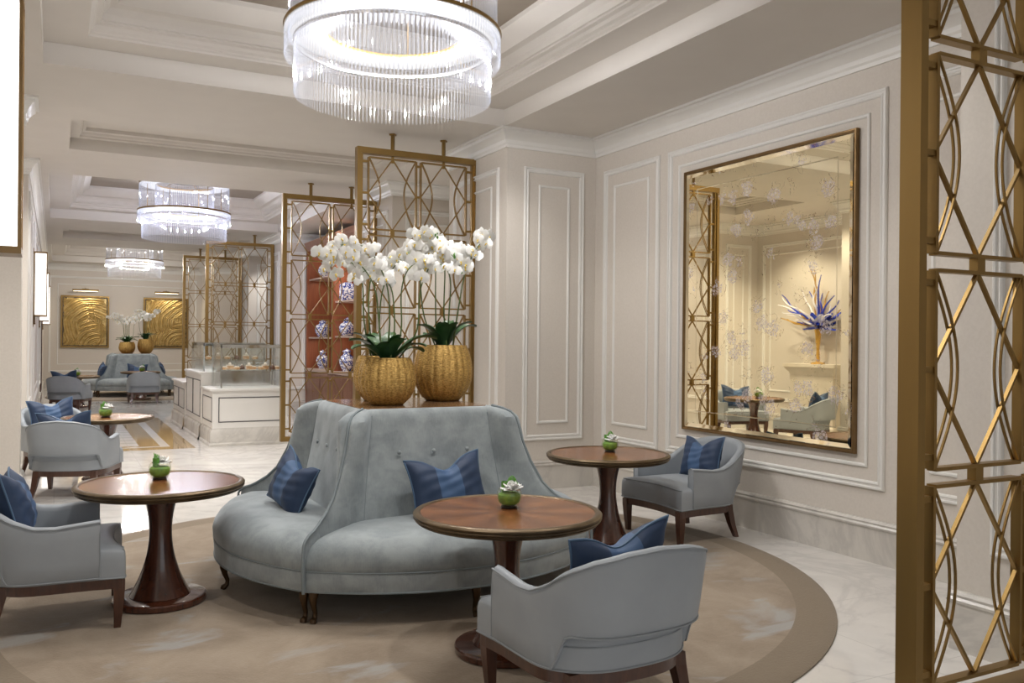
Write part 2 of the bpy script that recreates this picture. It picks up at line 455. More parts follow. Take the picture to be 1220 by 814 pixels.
def tag(o, label, cat, group=None):
    o['label'] = label; o['category'] = cat
    if group: o['group'] = group
    return o
def thing(name, label, cat, loc=(0, 0, 0), rotz=0, group=None):
    o = bpy.data.objects.new(name, None); COL.objects.link(o)
    o.empty_display_size = .1
    o.location = loc; o.rotation_euler = (0, 0, rotz)
    return tag(o, label, cat, group)
def struct(o): o['kind'] = 'structure'; return o
def dup(root, loc, rotz=0, label=None, group=None, scale=None):
    def cp(o, parent):
        c = o.copy(); COL.objects.link(c)
        if parent: c.parent = parent
        for ch in [x for x in KIDS.get(o.name, [])]: cp(ch, c)
        return c
    KIDS = {}
    def walk(o):
        KIDS[o.name] = list(o.children)
        for ch in o.children: walk(ch)
    walk(root)
    r = cp(root, None); r.location = loc; r.rotation_euler = (0, 0, rotz)
    if label: r['label'] = label
    if group: r['group'] = group
    if scale: r.scale = scale
    return r
def smooth(a, b, x):
    t = max(0, min(1, (x - a) / (b - a))); return t * t * (3 - 2 * t)
def interp(tab, x):
    for (a, fa), (b, fb) in zip(tab, tab[1:]):
        if x <= b: return fa + (fb - fa) * max(0, min(1, (x - a) / (b - a)))
    return tab[-1][1]

# ================================================================== THE ROOM
CZ, XR, XP, XL, XA, YF = 3.61, 5.01, 3.96, -.30, -1.2, 28.0
m = MB().add([(-2, -2.5, 0), (7, -2.5, 0), (7, YF + .2, 0), (-2, YF + .2, 0)], [(0, 1, 2, 3)])
struct(m.build('floor', 'floor', smooth=False))

RIGHT = [(XP, -2.5), (XP, 2.78), (XR, 2.78), (XR, 7.67), (XP, 7.67), (XP, 9.1), (6.4, 9.1), (6.4, 11.0), (XP, 11.0), (XP, 12.55), (XR, 12.55),
         (XR, 17.4), (XP, 17.4), (XP, 18.8), (6.4, 18.8), (6.4, 20.7), (XP, 20.7), (XP, 22.3), (XR, 22.3), (XR, 27.0), (XP, 27.0), (XP, YF)]
LEFT = [(XL, -2.5), (XL, 4.2), (XA, 4.2), (XA, 8.78), (-.27, 8.78), (-.27, 9.08), (XA, 9.08), (XA, 11.8), (XL, 11.8), (XL, YF)]
def walls(name, pts, side):
    m = MB()
    prof = [(0, 0), (0, 4.3), (-.12, 4.3), (-.12, 0), (0, 0)]
    m.path_sweep(pts, prof, side)
    return struct(m.build(name, 'wall', smooth=False))
walls('wall_right', RIGHT, 1)
walls('wall_left', LEFT, -1)
struct(MB().box(-1.4, 6.6, YF, YF + .12, 0, 4.3).build('wall_far', 'wall', smooth=False))

base_prof = [(0, 0), (.022, 0), (.022, .232), (.030, .236), (.034, .25), (.024, .262), (.028, .275), (.014, .290), (0, .294)]
corn_prof = [(0, 3.43), (.018, 3.43), (.022, 3.455), (.035, 3.47), (.04, 3.50), (.075, 3.55), (.09, 3.56), (.095, 3.585), (.12, 3.59), (.12, CZ)]
struct(MB().path_sweep(RIGHT, base_prof, 1).build('baseboard_right', 'base_marble', angle=25))
struct(MB().path_sweep(LEFT, base_prof, -1).build('baseboard_left', 'base_marble', angle=25))
struct(MB().path_sweep([(XP, YF), (XL, YF)], base_prof, 1).build('baseboard_far', 'base_marble', angle=25))
struct(MB().path_sweep(RIGHT, corn_prof, 1).build('trim_1', 'molding', angle=25))
struct(MB().path_sweep(LEFT, corn_prof, -1).build('trim_2', 'molding', angle=25))
struct(MB().path_sweep([(XP, YF), (XL, YF)], corn_prof, 1).build('trim_3', 'molding', angle=25))

# wall panels: an outer and an inner moulding
p_out = [(0, 0), (0, .012), (.008, .022), (.018, .020), (.022, .012), (.034, .012), (.042, .018), (.052, .014), (.055, .004), (.058, 0)]
p_in = [(0, 0), (0, .008), (.008, .014), (.020, .012), (.026, .004), (.028, 0)]
trim_no = [3]
def panel(o, u, n, u0, u1, v0=.50, v1=3.26, inset=.17, only=None):
    m = MB()
    v = (0, 0, 1)
    m.rect_sweep(o, u, v, n, (u0, u1, v0, v1), p_out)
    if inset: m.rect_sweep(o, u, v, n, (u0 + inset, u1 - inset, v0 + inset, v1 - inset), p_in)
    trim_no[0] += 1
    return struct(m.build('trim_%d' % trim_no[0], 'molding', angle=25))
def panel_x(x, nx, y0, y1, **k): return panel((x, 0, 0), (0, 1, 0), (nx, 0, 0), y0, y1, **k)
def panel_y(y, x0, x1, **k): return panel((0, y, 0), (1, 0, 0), (0, -1, 0), x0, x1, **k)
panel_x(XR, -1, 6.57, 7.50); panel_x(XR, -1, 2.95, 3.88)
panel_x(XR, -1, 4.05, 6.44, inset=.145)
panel_y(7.67, 4.15, 4.86); panel_x(XP, -1, 7.83, 8.95); panel_x(XP, -1, .6, 2.60)
panel_y(11.0, 4.15, 5.0); panel_y(11.0, 5.2, 6.2); panel_x(XP, -1, 11.15, 12.4)
panel_y(17.4, 4.12, 4.45, inset=0); panel_x(XP, -1, 17.55, 18.65); panel_y(20.7, 4.15, 5.0); panel_x(XP, -1, 20.85, 22.15)
panel_x(XR, -1, 22.5, 24.0); panel_x(XR, -1, 24.2, 26.8)
panel_y(YF, -.18, 3.82, inset=.22)
panel_y(11.8, -1.05, -.47); panel_x(XA, 1, 9.25, 11.65); panel_x(XL, 1, 11.98, 13.7); panel_x(XL, 1, 15.1, 18.5); panel_x(XL, 1, 19.4, 21.7)
panel_x(XA, 1, 4.5, 6.5); panel_x(XA, 1, 6.8, 8.6)

# ceiling: flat bands with deep coffers cut out of them
def coffer_y(yb): return yb - 2.36, yb + 2.36
opens = []
for yb in BAY: opens.append((-.1, 3.88, *coffer_y(yb)))
opens += [(.12, 3.70, 9.42, 10.92), (.12, 3.70, 19.12, 20.62)]
opens.sort(key=lambda r: r[2])
m = MB(); y = -2.5
for x0, x1, y0, y1 in opens:
    if y0 > y: m.box(-2, 7, y, y0, CZ, CZ + .04)
    m.box(-2, x0, y0, y1, CZ, CZ + .04); m.box(x1, 7, y0, y1, CZ, CZ + .04); y = y1
m.box(-2, 7, y, YF + .2, CZ, CZ + .04)
struct(m.build('ceiling', 'ceil', smooth=False))
coff = [(0, CZ + .04), (0, 3.775), (.30, 3.775), (.30, 3.79), (.315, 3.80), (.315, 3.815), (.335, 3.83), (.345, 3.855), (.375, 3.865), (.375, 3.88), (.39, 3.885),
        (.40, 3.93), (.44, 3.97), (.49, 3.985), (.50, 4.00), (.56, 4.06), (.60, 4.10), (.60, 4.14)]
nar = [(0, CZ + .04), (0, 3.74), (.10, 3.74), (.10, 3.755), (.12, 3.765), (.13, 3.79), (.16, 3.80), (.16, 3.84)]
k = 0
for x0, x1, y0, y1 in opens:
    big = y1 - y0 > 3; prof = coff if big else nar
    k += 1
    m = MB().rect_sweep((0, 0, 0), (1, 0, 0), (0, 1, 0), (0, 0, 1), (x0, x1, y0, y1), prof)
    struct(m.build('trim_%d' % (60 + k), 'ceil', angle=25))
    d, z = prof[-1]
    m = MB().box(x0 + d - .05, x1 - d + .05, y0 + d - .05, y1 - d + .05, z, z + .04)
    m.build('ceiling', 'taupe' if big else 'ceil', smooth=False)['kind'] = 'structure'

# a timber door in the left wall far down the hall
d = MB()
d.rect_sweep((XL, 0, 0), (0, 1, 0), (0, 0, 1), (1, 0, 0), (21.9, 22.9, 0, 2.15), [(0, 0), (0, .03), (.08, .03), (.08, .012)])
d.box(XL, XL + .012, 21.98, 22.82, 0, 2.07)
struct(d.build('door_1', 'ped', smooth=False))

# ================================================================== RUG
RC = (2.05, 5.2)
def make_rug():
    n = 128; r = 2.53
    m = MB().lathe([(0, .016), (2.2, .016), (2.45, .016), (r - .015, .014), (r, .008), (r, .001)], n)
    o = m.build('round_rug', 'rug', loc=(RC[0], RC[1], 0), angle=60)
    return tag(o, 'round beige rug with grey flecks and a darker tan border under the near sofa', 'rug')
rug1 = make_rug()
rug2 = rug1.copy(); COL.objects.link(rug2); rug2.location = (1.80, 24.5, 0); rug2.scale = (.8, .8, 1)
tag(rug2, 'far beige rug beneath the banquette in front of the gold artworks', 'rug')

# ================================================================== ROUND BANQUETTE SOFA
DIAG = [(1.09, .455), (1.08, .50), (1.06, .535), (1.02, .56), (.95, .575), (.88, .59), (.75, .63), (.62, .685), (.55, .74), (.50, .80), (.465, .85), (.44, .875), (.30, .885), (.17, .88)]
def diag(z):
    for (z1, d1), (z0, d0) in zip(DIAG, DIAG[1:]):
        if z >= z0: return d0 + (d1 - d0) * max(0, min(1, (z - z0) / (z1 - z0)))
    return DIAG[-1][1]
def seg_back():
    zs = [.17, .25, .33, .40, .44, .465, .49, .52, .56, .60, .65, .70, .76, .82, .88, .94, 1.0, 1.03, 1.055, 1.072, 1.084, 1.09, 1.092, 1.088]
    ins = [0] * 18 + [.004, .010, .02, .03, .045, .07]
    nu = 41
    def fn(u, v):
        j = round(v * (len(zs) - 1)); z, i = zs[j], ins[j]
        s = u * 2 - 1; a = abs(s); sg = 1 if s >= 0 else -1
        zz = max(.44, z); k = (zz - .44) / .65
        d = diag(z) - i; p = .45 - .08 * k; b = .57 - .105 * k - .012 * math.sin(math.pi * k) - i * .9
        if z > 1.06: p = min(p, d - .02)
        if a <= .5:
            x = p * a / .5; puff = .012 * (1 - (a / .5) ** 4) * math.sin(math.pi * min(1, k * 1.02)) if z < 1.08 else 0
            yy = -b - puff
            if z < 1.06:
                for bx in (-.22, 0, .22):
                    q = ((sg * x - bx) ** 2 + (z - .835) ** 2) / .0016
                    yy += .016 * math.exp(-q)
            return (sg * x, yy, z)
        q = (a - .5) / .5
        cx = p + .50 * (d - p); cy = -b - .02 - .16 * (d - b)
        x = (1 - q) ** 2 * p + 2 * q * (1 - q) * cx + q * q * d
        yy = (1 - q) ** 2 * -b + 2 * q * (1 - q) * cy + q * q * -d
        seam = .010 * math.exp(-(q / .07) ** 2) if k > 0 and z < 1.07 else 0
        puff = (.022 + .045 * smooth(.25, .85, k)) * math.sin(math.pi * min(1, q * 1.05)) * min(1, k * 3) * (1 - .6 * smooth(1.03, 1.08, z)) if z < 1.075 else .01 * math.sin(math.pi * q)
        g = .022 * smooth(.80, 1, q) if z > .47 else .008 * smooth(.9, 1, q)
        return (sg * (x - g), yy + seam - puff + g, z)
    return MB().grid(fn, 61, len(zs))
def seg_seat():
    prof = [(-.25, .45), (.0, .452), (.3, .458), (.55, .46), (.75, .452), (.88, .432), (.95, .405), (.99, .37), (1.005, .335), (1.0, .30), (.992, .283), (.985, .278),
            (.992, .272), (.995, .26), (.99, .215), (.985, .175), (.97, .165), (.8, .165), (.2, .165)]
    def fn(u, v):
        j = round(v * (len(prof) - 1)); w, z = prof[j]
        s = u * 2 - 1
        fx, fy = .862 * s, -.862 - .31 * (1 - abs(s) ** 2.1)
        bx, by = .54 * s, -.55
        cr = .018 * (1 - s * s) if z > .43 else 0
        x, y = bx + (fx - bx) * w, by + (fy - by) * w
        if z > .3: 
            e = max(0, (abs(s) - .86) / .14); z = z - .028 * e * e
        return (x, y, z + cr)
    return MB().grid(fn, 41, len(prof))
def cabriole(x, y, ox, oy):
    p = [(0, 0, .19), (.016, 0, .165), (.026, 0, .13), (.018, 0, .09), (.002, 0, .05), (.006, 0, .025), (.024, 0, .012), (.028, 0, 0)]
    r = [.030, .029, .023, .016, .012, .014, .019, .017]
    return MB().tube([(x + ox * a, y + oy * a, z) for a, _, z in p], r, 12)
def make_sofa(label):
    t = thing('round_banquette', label, 'sofa', (2.02, 5.35, .017))
    sb, ss = seg_back().build('backrest', 'velvet', t), seg_seat().build('seat', 'velvet', t)
    # button, seam cords
    btn = []
    for bx in (-.22, 0, .22):
        btn.append(MB().sphere((bx, -.512, .835), .013, 12, 8, (1, .6, 1)).build('button', 'velvet', sb))
    cord = MB().tube([(-d + .004, -d - .004, z) for z, d in [(.17, .88), (.30, .887), (.42, .88), (.445, .868)] + [(z, diag(z) - (.02 if z > .47 else .006)) for z in (.465, .48, .50, .52, .55, .58, .62, .68, .75, .82, .88, .95, 1.02, 1.06)] + [(1.08, .475), (1.095, .425)]], .0085, 6).build('seam_cord', 'seam', sb)
    cords = [cord]
    for sg in (-1, 1):
        path = []
        for z in (.46, .6, .75, .9, 1.0, 1.055):
            k = (z - .44) / .65; path.append((sg * (.45 - .08 * k + .002), -(.57 - .105 * k - .012 * math.sin(math.pi * k)) + .002, z))
        cords.append(MB().tube(path, .004, 6).build('panel_seam', 'seam', sb))
    def frontcurve(w, z, off=0): return [(.862 * s * w, (-.55 + (-.862 - .31 * (1 - abs(s) ** 2.1) + .55) * w) - off, z) for s in [i / 20 - 1 for i in range(41)]]
    weltm = MB().tube(frontcurve(.992, .278), .005, 6).build('welt', 'seam', ss)
    weltb = MB().tube(frontcurve(.985, .172), .006, 6).build('welt', 'seam', ss)
    legs = [cabriole(-.80, -.84, -.7, -.7).build('leg', 'brass_leg', t), cabriole(.80, -.84, .7, -.7).build('leg', 'brass_leg', t), cabriole(0, -1.10, 0, -1).build('leg', 'brass_leg', t)]
    for a in (90, 180, 270):
        for o in (sb, ss):
            c = o.copy(); COL.objects.link(c); c.parent = t; c.rotation_euler = (0, 0, R(a))
            for ch in (btn + cords if o is sb else [weltm, weltb]):
                e = ch.copy(); COL.objects.link(e); e.parent = c
        for o in legs:
            c = o.copy(); COL.objects.link(c); c.parent = t; c.rotation_euler = (0, 0, R(a))
    # veneered top
    def sq(h, r, n=8):
        pts = []
        for cx, cy, a0 in ((h - r, h - r, 0), (-h + r, h - r, 90), (-h + r, -h + r, 180), (h - r, -h + r, 270)):
            for i in range(n + 1):
                a = R(a0 + 90 * i / n); pts.append((cx + r * math.cos(a), cy + r * math.sin(a)))
        return pts
    MB().prism(sq(.415, .06), 1.06, 1.095).build('wood_top', 'sofa_top', t, smooth=False)
    # plinth under the frame
    MB().prism(sq(.6, .1), .15, .3).build('underframe', 'black', t, smooth=False)
    return t
ZT = 1.096
sofa = make_sofa('grey-blue velvet round banquette with gold orchid pots on its top, on the near rug')
sofa.scale = (1, 1, .985)
dup(sofa, (1.78, 24.75, .017), 0, 'far round velvet banquette in front of the gold artworks')

# ================================================================== CUSHIONS
def make_cushion(label):
    a, ah, th = .245, .185, .08
    def pt(u, v, side):
        e = max(0, (1 - abs(u) ** 2.6)) ** .55 * max(0, (1 - abs(v) ** 2.6)) ** .55
        x = a * u * (1 - .10 * (1 - v * v) * abs(u) ** 3)
        chop = .075 * math.exp(-(u / .42) ** 2) * ((v + 1) / 2) ** 3
        y = ah * v * (1 - .10 * (1 - u * u) * abs(v) ** 3) - chop
        wr = .008 * math.sin(9 * u + 5 * v) * e + .006 * math.sin(17 * v - 6 * u) * e
        dent = 1 - .45 * math.exp(-(u / .2) ** 2) * ((v + 1) / 2) ** 2
        return (x, side * (th * e * dent + wr * .5) , y + ah)
    m = MB()
    n = 29
    m.grid(lambda u, v: pt(u * 2 - 1, v * 2 - 1, -1), n, n); m.grid(lambda u, v: pt(u * 2 - 1, v * 2 - 1, 1), n, n)
    t = m.build('throw_cushion', 'cushion')
    tag(t, label, 'cushion')
    per = [(-1 + i / 14, -1) for i in range(28)] + [(1, -1 + i / 14) for i in range(28)] + [(1 - i / 14, 1) for i in range(28)] + [(-1, 1 - i / 14) for i in range(28)]
    MB().loop_tube([pt(u, v, 1) for u, v in per], .0055).build('piping', 'cushion_pipe', t)
    return t
def put(o, loc, rotz, tilt=0, roll=0, s=1):
    o.rotation_mode = 'XYZ'
    o.matrix_world = Matrix.Translation(loc) @ Matrix.Rotation(R(rotz), 4, 'Z') @ Matrix.Rotation(R(tilt), 4, 'X') @ Matrix.Rotation(R(roll), 4, 'Y') @ Matrix.Diagonal((s, s, s, 1))
cush0 = make_cushion('blue striped velvet cushion against the front backrest of the near sofa')
put(cush0, (2.06, 4.62, .475), 2, -18, -5)
def cushion(label, loc, rotz, tilt=-16, roll=0, s=1):
    c = dup(cush0, (0, 0, 0), 0, label); put(c, loc, rotz, tilt, roll, s); return c
cushion('navy striped cushion on the left-facing seat of the near sofa', (1.215, 5.30, .475), -76, -20, 14, .92)

# ================================================================== TUB CHAIRS
def chair_plan():
    """half of the outer plan from the front of the arm round to the middle of the back"""
    pts = [(-.355, -.20 + i * .03) for i in range(9)]
    for i in range(1, 25):
        a = math.pi / 2 * i / 24
        pts.append((-.355 * max(0, math.cos(a)) ** .72, .04 + .315 * math.sin(a) ** .80))
    return pts
def make_chair(label):
    t = thing('tub_chair', label, 'chair')
    half = chair_plan()
    full = half + [(-x, y) for x, y in half[-2::-1]]
    n = len(full)
    L = [0]
    for a, b in zip(full, full[1:]): L.append(L[-1] + math.hypot(b[0] - a[0], b[1] - a[1]))
    tot = L[-1]
    nrm = []
    for i in range(n):
        a, b = full[max(0, i - 1)], full[min(n - 1, i + 1)]
        d = Vector((b[0] - a[0], b[1] - a[1])).normalized(); nrm.append(Vector((-d.y, d.x)))
    # resample densely around the notch
    S = sorted(set([i / 70 for i in range(71)] + [.262, .268, .275, .282, .29, .738, .732, .725, .718, .71]))
    def at(s):
        d = s * tot
        for i in range(n - 1):
            if d <= L[i + 1] + 1e-9:
                f = (d - L[i]) / (L[i + 1] - L[i]); p = Vector(full[i]).lerp(Vector(full[i + 1]), f); q = nrm[i].lerp(nrm[i + 1], f).normalized(); return p, q
    top_tab = [(0, .56), (.05, .552), (.13, .538), (.19, .545), (.25, .585), (.31, .655), (.36, .70), (.42, .728), (.5, .738)]
    def topz(s):
        s = min(s, 1 - s)
        return interp([(a, z) for a, z in top_tab], s)
    TH = .06
    rows = []
    for s in S:
        p, q = at(s); q = -q if q.dot(p) < 0 and p.length > .1 else q
        e = min(s, 1 - s)
        w = smooth(.18, .40, e); nt = smooth(.265, .33, e)
        zb = .262 + (.405 - .262) * smooth(.255, .31, e)
        zt = topz(s)
        fl = .11 * w
        sec = []
        def P(off, z):
            f = fl * (.30 * nt + (1 - .30 * nt) * max(0, (z - .30) / .44)); o = p + q * (f + off); return (o.x, o.y, z)
        sec = [P(-.008, zb), P(0, zb + .012), P(.002, (zb + zt) / 2 - .05), P(0, zb + (zt - zb) * .7), P(0, zt - .03), P(-.006, zt - .012), P(-.018, zt - .002), P(-TH / 2, zt), P(-TH + .018, zt - .003), P(-TH + .004, zt - .014), P(-TH, zt - .035), P(-TH, max(zb + .02, .42)), P(-TH, max(zb + .008, .37)), P(-TH + .01, zb)]
        rows.append(sec)
    m = MB(); k = len(rows[0]); vs = [v for r in rows for v in r]
    fs = [(i * k + j, i * k + (j + 1) % k, (i + 1) * k + (j + 1) % k, (i + 1) * k + j) for i in range(len(rows) - 1) for j in range(k)]
    fs += [tuple(range(k)), tuple((len(rows) - 1) * k + j for j in range(k))]
    m.add(vs, fs)
    back = m.build('backrest', 'chair', t, angle=50)
    # cord along the outer top edge and the bottom edge
    MB().tube([r[4][:2] + (r[5][2] + .003,) for r in rows], .0042, 6).build('piping', 'pipe', back)
    MB().tube([(r[1][0], r[1][1], r[1][2] - .006) for r in rows], .0042, 6).build('piping', 'pipe', back)
    for e in (rows[0], rows[-1]):
        MB().tube([e[1], e[3], e[5], e[7], e[9], e[11]], .004, 6).build('piping', 'pipe', back)
    # seat: concave front edge, rounded back
    def seat_outline(off=0):
        o = []
        for i in range(17):
            s = i / 8 - 1; e = min(off, .03); cr = .018 * max(0, (abs(s) - .85) / .15) ** 2; o.append((-s * (.36 - e), -.335 + e + cr + .055 * (1 - s * s)))
        hb = [(x * (.345 - e) / .355, y - e - .03 * smooth(.1, .3, y)) for x, y in half[2:]]
        o += hb + [(-x, y) for x, y in hb[-2::-1]]
        k = max(0, off - .03); f = 1 - k / .34
        return [(x * f, y * f) for x, y in o]
    def slab(levels):
        m = MB(); cols = [seat_outline(off) for off, z in levels]; q = len(cols[0])
        vs = [(x, y, z + (.012 * max(0, 1 - (x / .3) ** 2) if z > .405 else 0)) for c, (off, z) in zip(cols, levels) for x, y in c]
        fs = [(i * q + j, i * q + (j + 1) % q, (i + 1) * q + (j + 1) % q, (i + 1) * q + j) for i in range(len(levels) - 1) for j in range(q)]
        fs += [tuple(range(q - 1, -1, -1)), tuple((len(levels) - 1) * q + j for j in range(q))]
        return m.add(vs, fs)
    st = slab([(.006, .258), (0, .264), (0, .30), (0, .355), (.003, .385), (.012, .403), (.03, .412), (.07, .418), (.14, .422), (.2, .423)]).build('seat', 'chair', t, angle=40)
    ol = seat_outline(-.001)
    MB().loop_tube([(x, y, .262) for x, y in ol], .0045).build('piping', 'pipe', st)
    MB().tube([(x, y, .404) for x, y in seat_outline(.010)[:17]], .004, 6).build('piping', 'pipe', st)
    MB().tube([(x, y, .352) for x, y in ol[28:-11]], .004, 6).build('piping', 'pipe', st)
    # timber apron and legs
    fr = MB()
    o1, o2 = seat_outline(.012), seat_outline(.045); q = len(o1)
    vs = [(x, y, .205) for x, y in o1] + [(x, y, .258) for x, y in o1] + [(x, y, .258) for x, y in o2] + [(x, y, .205) for x, y in o2]
    fr.add(vs, [(i * q + j, i * q + (j + 1) % q, ((i + 1) % 4) * q + (j + 1) % q, ((i + 1) % 4) * q + j) for i in range(4) for j in range(q)])
    fr.build('seat_frame', 'legwood', t, angle=40)
    def leg(x, y, dx, dy):
        m = MB(); vs = []
        for z, w, f in ((.25, .027, 0), (.20, .027, .08), (.10, .022, .45), (0, .016, 1)):
            vs += [(x + dx * f + sx * w, y + dy * f + sy * w, z) for sx, sy in ((-1, -1), (1, -1), (1, 1), (-1, 1))]
        m.add(vs, [(i * 4 + j, i * 4 + (j + 1) % 4, i * 4 + 4 + (j + 1) % 4, i * 4 + 4 + j) for i in range(3) for j in range(4)] + [(3, 2, 1, 0), (12, 13, 14, 15)])
        m.build('leg', 'legwood', t, smooth=False)
    leg(-.318, -.292, .008, .008); leg(.318, -.292, -.008, .008); leg(-.25, .235, -.03, .06); leg(.25, .235, .03, .06)
    return t
chair0 = make_chair('grey leather tub chair seen from behind, drawn up to the front table on the rug')
def place(o, x, y, rz, z=.017): o.location = (x, y, z); o.rotation_euler = (0, 0, R(rz))
place(chair0, 1.955, 3.0, 182)
G = 'grey tub chairs'
chair0['group'] = G
def chair(x, y, rz, label, z=.017): return dup(chair0, (x, y, z), R(rz), label, G)
chair(.02, 5.2, 88, 'grey tub chair cut by the left picture edge, facing the oval-looking table')
chair(4.335, 5.37, -88, 'grey tub chair on the rug beneath the large mirror')
chair(.17, 9.35, 161, 'grey tub chair with its back to us by the white wall corner, marble floor', 0)
chair(.05, 10.85, 18, 'grey tub chair behind the small table on marble, facing us with a big cushion', 0)
chair(.25, 19.75, 161, 'distant grey tub chair by the left wall, below the far wall sconces', 0)
chair(1.82, 21.75, 178, 'far grey tub chair seen from behind, in front of the far banquette', 0)
def chair_cushion(cx, cy, rz, label, fwd=-.145, side=0, tilt=-17, roll=3, z=.45, s=1):
    """a cushion leaning on the back of the chair at cx, cy"""
    a = R(rz); c, sn = math.cos(a), math.sin(a)
    lx, ly = side, -fwd
    return cushion(label, (cx + lx * c - ly * sn, cy + lx * sn + ly * c, z), rz, tilt, roll, s)
chair_cushion(1.955, 3.0, 182, 'blue cushion whose two peaks show above the back of the nearest chair', side=-.02, fwd=-.12, roll=7, z=.45, s=.95)
chair_cushion(.02, 5.2, 88, 'blue cushion half out of the picture in the chair at the left edge', roll=4)
chair_cushion(4.335, 5.37, -88, 'blue striped cushion in the chair beneath the mirror', fwd=-.14, side=.02, roll=-4, s=.88)
chair_cushion(.17, 9.35, 161, 'navy cushion just peeking above the chair by the white wall corner', roll=3)
chair_cushion(.05, 10.85, 18, 'navy cushion on the chair facing us behind the small marble-floor table', roll=-4)
chair_cushion(.25, 19.75, 161, 'distant navy cushion on the chair by the left wall', z=.48)
cushion('far navy cushion behind the small table, on the front of the far banquette', (1.85, 24.0, .483), 0, -16, 3)
cushion('far navy cushion on the left seat of the far banquette', (1.02, 24.7, .49), -76, -18, 12)
cushion('far navy cushion on the right seat of the far banquette', (2.54, 24.6, .49), 76, -18, -10)

# ================================================================== PEDESTAL TABLES
def make_table(label):
    t = thing('pedestal_table', label, 'table')
    MB().lathe([(0, .655), (.418, .655), (.420, .668), (.40, .668), (0, .668)], 96).build('tabletop', 'tabletop', t, angle=40)
    rim = [(.40, .625), (.425, .622), (.437, .628), (.443, .634), (.440, .638), (.449, .642), (.452, .648), (.447, .652), (.452, .657), (.453, .663), (.447, .670), (.437, .674), (.426, .673), (.418, .669), (.415, .66), (.40, .64), (.40, .625)]
    MB().lathe(rim, 128, cap=False).build('rim', 'rim', t, angle=50)
    prof = [(0, .045)] + [(.060 + .105 * (abs(z - .40) / .36) ** 2.0 if z < .40 else .060 + .05 * ((z - .40) / .24) ** 2.0, z) for z in [.045 + i * .0375 for i in range(17)]]
    prof = [(r, min(z, .652)) for r, z in prof] + [(0, .652)]
    MB().lathe(prof, 64).build('pedestal', 'ped', t, angle=40)
    MB().lathe([(0, 0), (.24, 0), (.248, .006), (.25, .03), (.245, .038), (.235, .042), (0, .044)], 96).build('base', 'ped', t, angle=30)
    return t
TABLES = [(1.93, 3.70, .017, 'round mahogany pedestal table in front of the near sofa, beside the nearest chair'),
          (.535, 5.256, .017, 'round mahogany pedestal table at left between the sofa and the cut-off chair'),
          (3.594, 5.306, .017, 'round mahogany pedestal table right of the sofa, by the mirror chair'),
          (.50, 10.05, 0, 'small round pedestal table on marble between two chairs near the left wall'),
          (.42, 20.85, 0, 'distant pedestal table beside the far left wall, with a tiny plant'),
          (1.83, 22.75, .017, 'far pedestal table between the far banquette and the far chair')]
tab0 = None
for x, y, z, lab in TABLES:
    if tab0 is None:
        tab0 = make_table(lab); tab0.location = (x, y, z); tab0['group'] = 'pedestal tables'
    else: dup(tab0, (x, y, z), R(40 * x), lab, 'pedestal tables')

# ------------------------------------------------------------------ moss bowls
def petals(m, c, r, n, tilt, seed):
    rnd = random.Random(seed)
    for k in range(n):
        a = 2 * math.pi * k / n + rnd.uniform(-.2, .2); el = tilt + rnd.uniform(-.15, .15)
        ca, sa, ce, se = math.cos(a), math.sin(a), math.cos(el), math.sin(el)
        def fn(u, v):
            w = (u - .5) * 2 * r * .55 * math.sin(math.pi * min(.97, v * .85 + .12)); l = r * v
            bend = .25 * r * v * v
            x, z = l * ce - bend * se * .3, l * se + r * .10 * math.sin(6 * u + k) * v
            return (c[0] + x * ca - w * sa, c[1] + x * sa + w * ca, c[2] + z)
        m.grid(fn, 5, 6)
def make_bowl(label):
    t = thing('moss_bowl', label, 'plant')
    gl = [(.022, .004), (.036, .006), (.050, .022), (.056, .045), (.054, .068), (.046, .084), (.041, .09)]
    MB().grid(lambda u, v: (gl[round(v * 6)][0] * math.cos(6.2832 * u), gl[round(v * 6)][0] * math.sin(6.2832 * u), gl[round(v * 6)][1]), 40, 7, True).build('glass_bowl', 'bowl_glass', t, angle=60)
    MB().lathe([(0, .0), (.034, 0), (.036, .006), (.030, .012), (0, .013)], 32).build('stone_base', 'black', t)
    rnd = random.Random(3)
    MB().lathe([(0, .012), (.03, .014), (.045, .026), (.0505, .045), (.049, .058), (.04, .066), (0, .07)], 40, rib=lambda a, z: 1 - .03 * abs(math.sin(11 * a + 300 * z))).build('moss', 'lime', t)
    f = MB()
    for n_, tl, rr in ((8, .1, .052), (7, .55, .048), (6, .95, .040), (4, 1.3, .03)): petals(f, (.012, -.006, .082), rr, n_, tl, n_)
    f.build('white_blossom', 'white_flower', t, angle=80)
    f = MB()
    f.lathe([(.016, .07), (.0165, .112), (.0145, .112), (.014, .07)], 20, c=(-.02, .014), cap=False); f.build('rolled_leaf', 'lime_leaf', t)
    f = MB()
    for k in range(4):
        y0 = .012 + .006 * k
        f.tube([(-.02 + .06 * i / 8, y0 + .004 * math.sin(k + i), .088 + (.034 + .004 * k) * math.sin(math.pi * i / 8)) for i in range(9)], .0022, 5)
    f.build('grass_loop', 'lime_leaf', t)
    return t
BOWLS = [(1.975, 3.77, .686, 1.12, 'moss bowl with white blossom on the front table'), (.54, 5.38, .686, 1.12, 'moss bowl with looped grass on the table at the left'),
         (3.66, 5.38, .686, 1.12, 'moss bowl with white blossom on the table near the mirror'), (.47, 9.98, .669, 1.25, 'moss bowl on the small table on the marble floor'),
         (.42, 20.85, .669, 1.3, 'distant moss bowl on the table by the far left wall'), (1.86, 22.75, .686, 1.3, 'far moss bowl before the far banquette')]
b0 = None
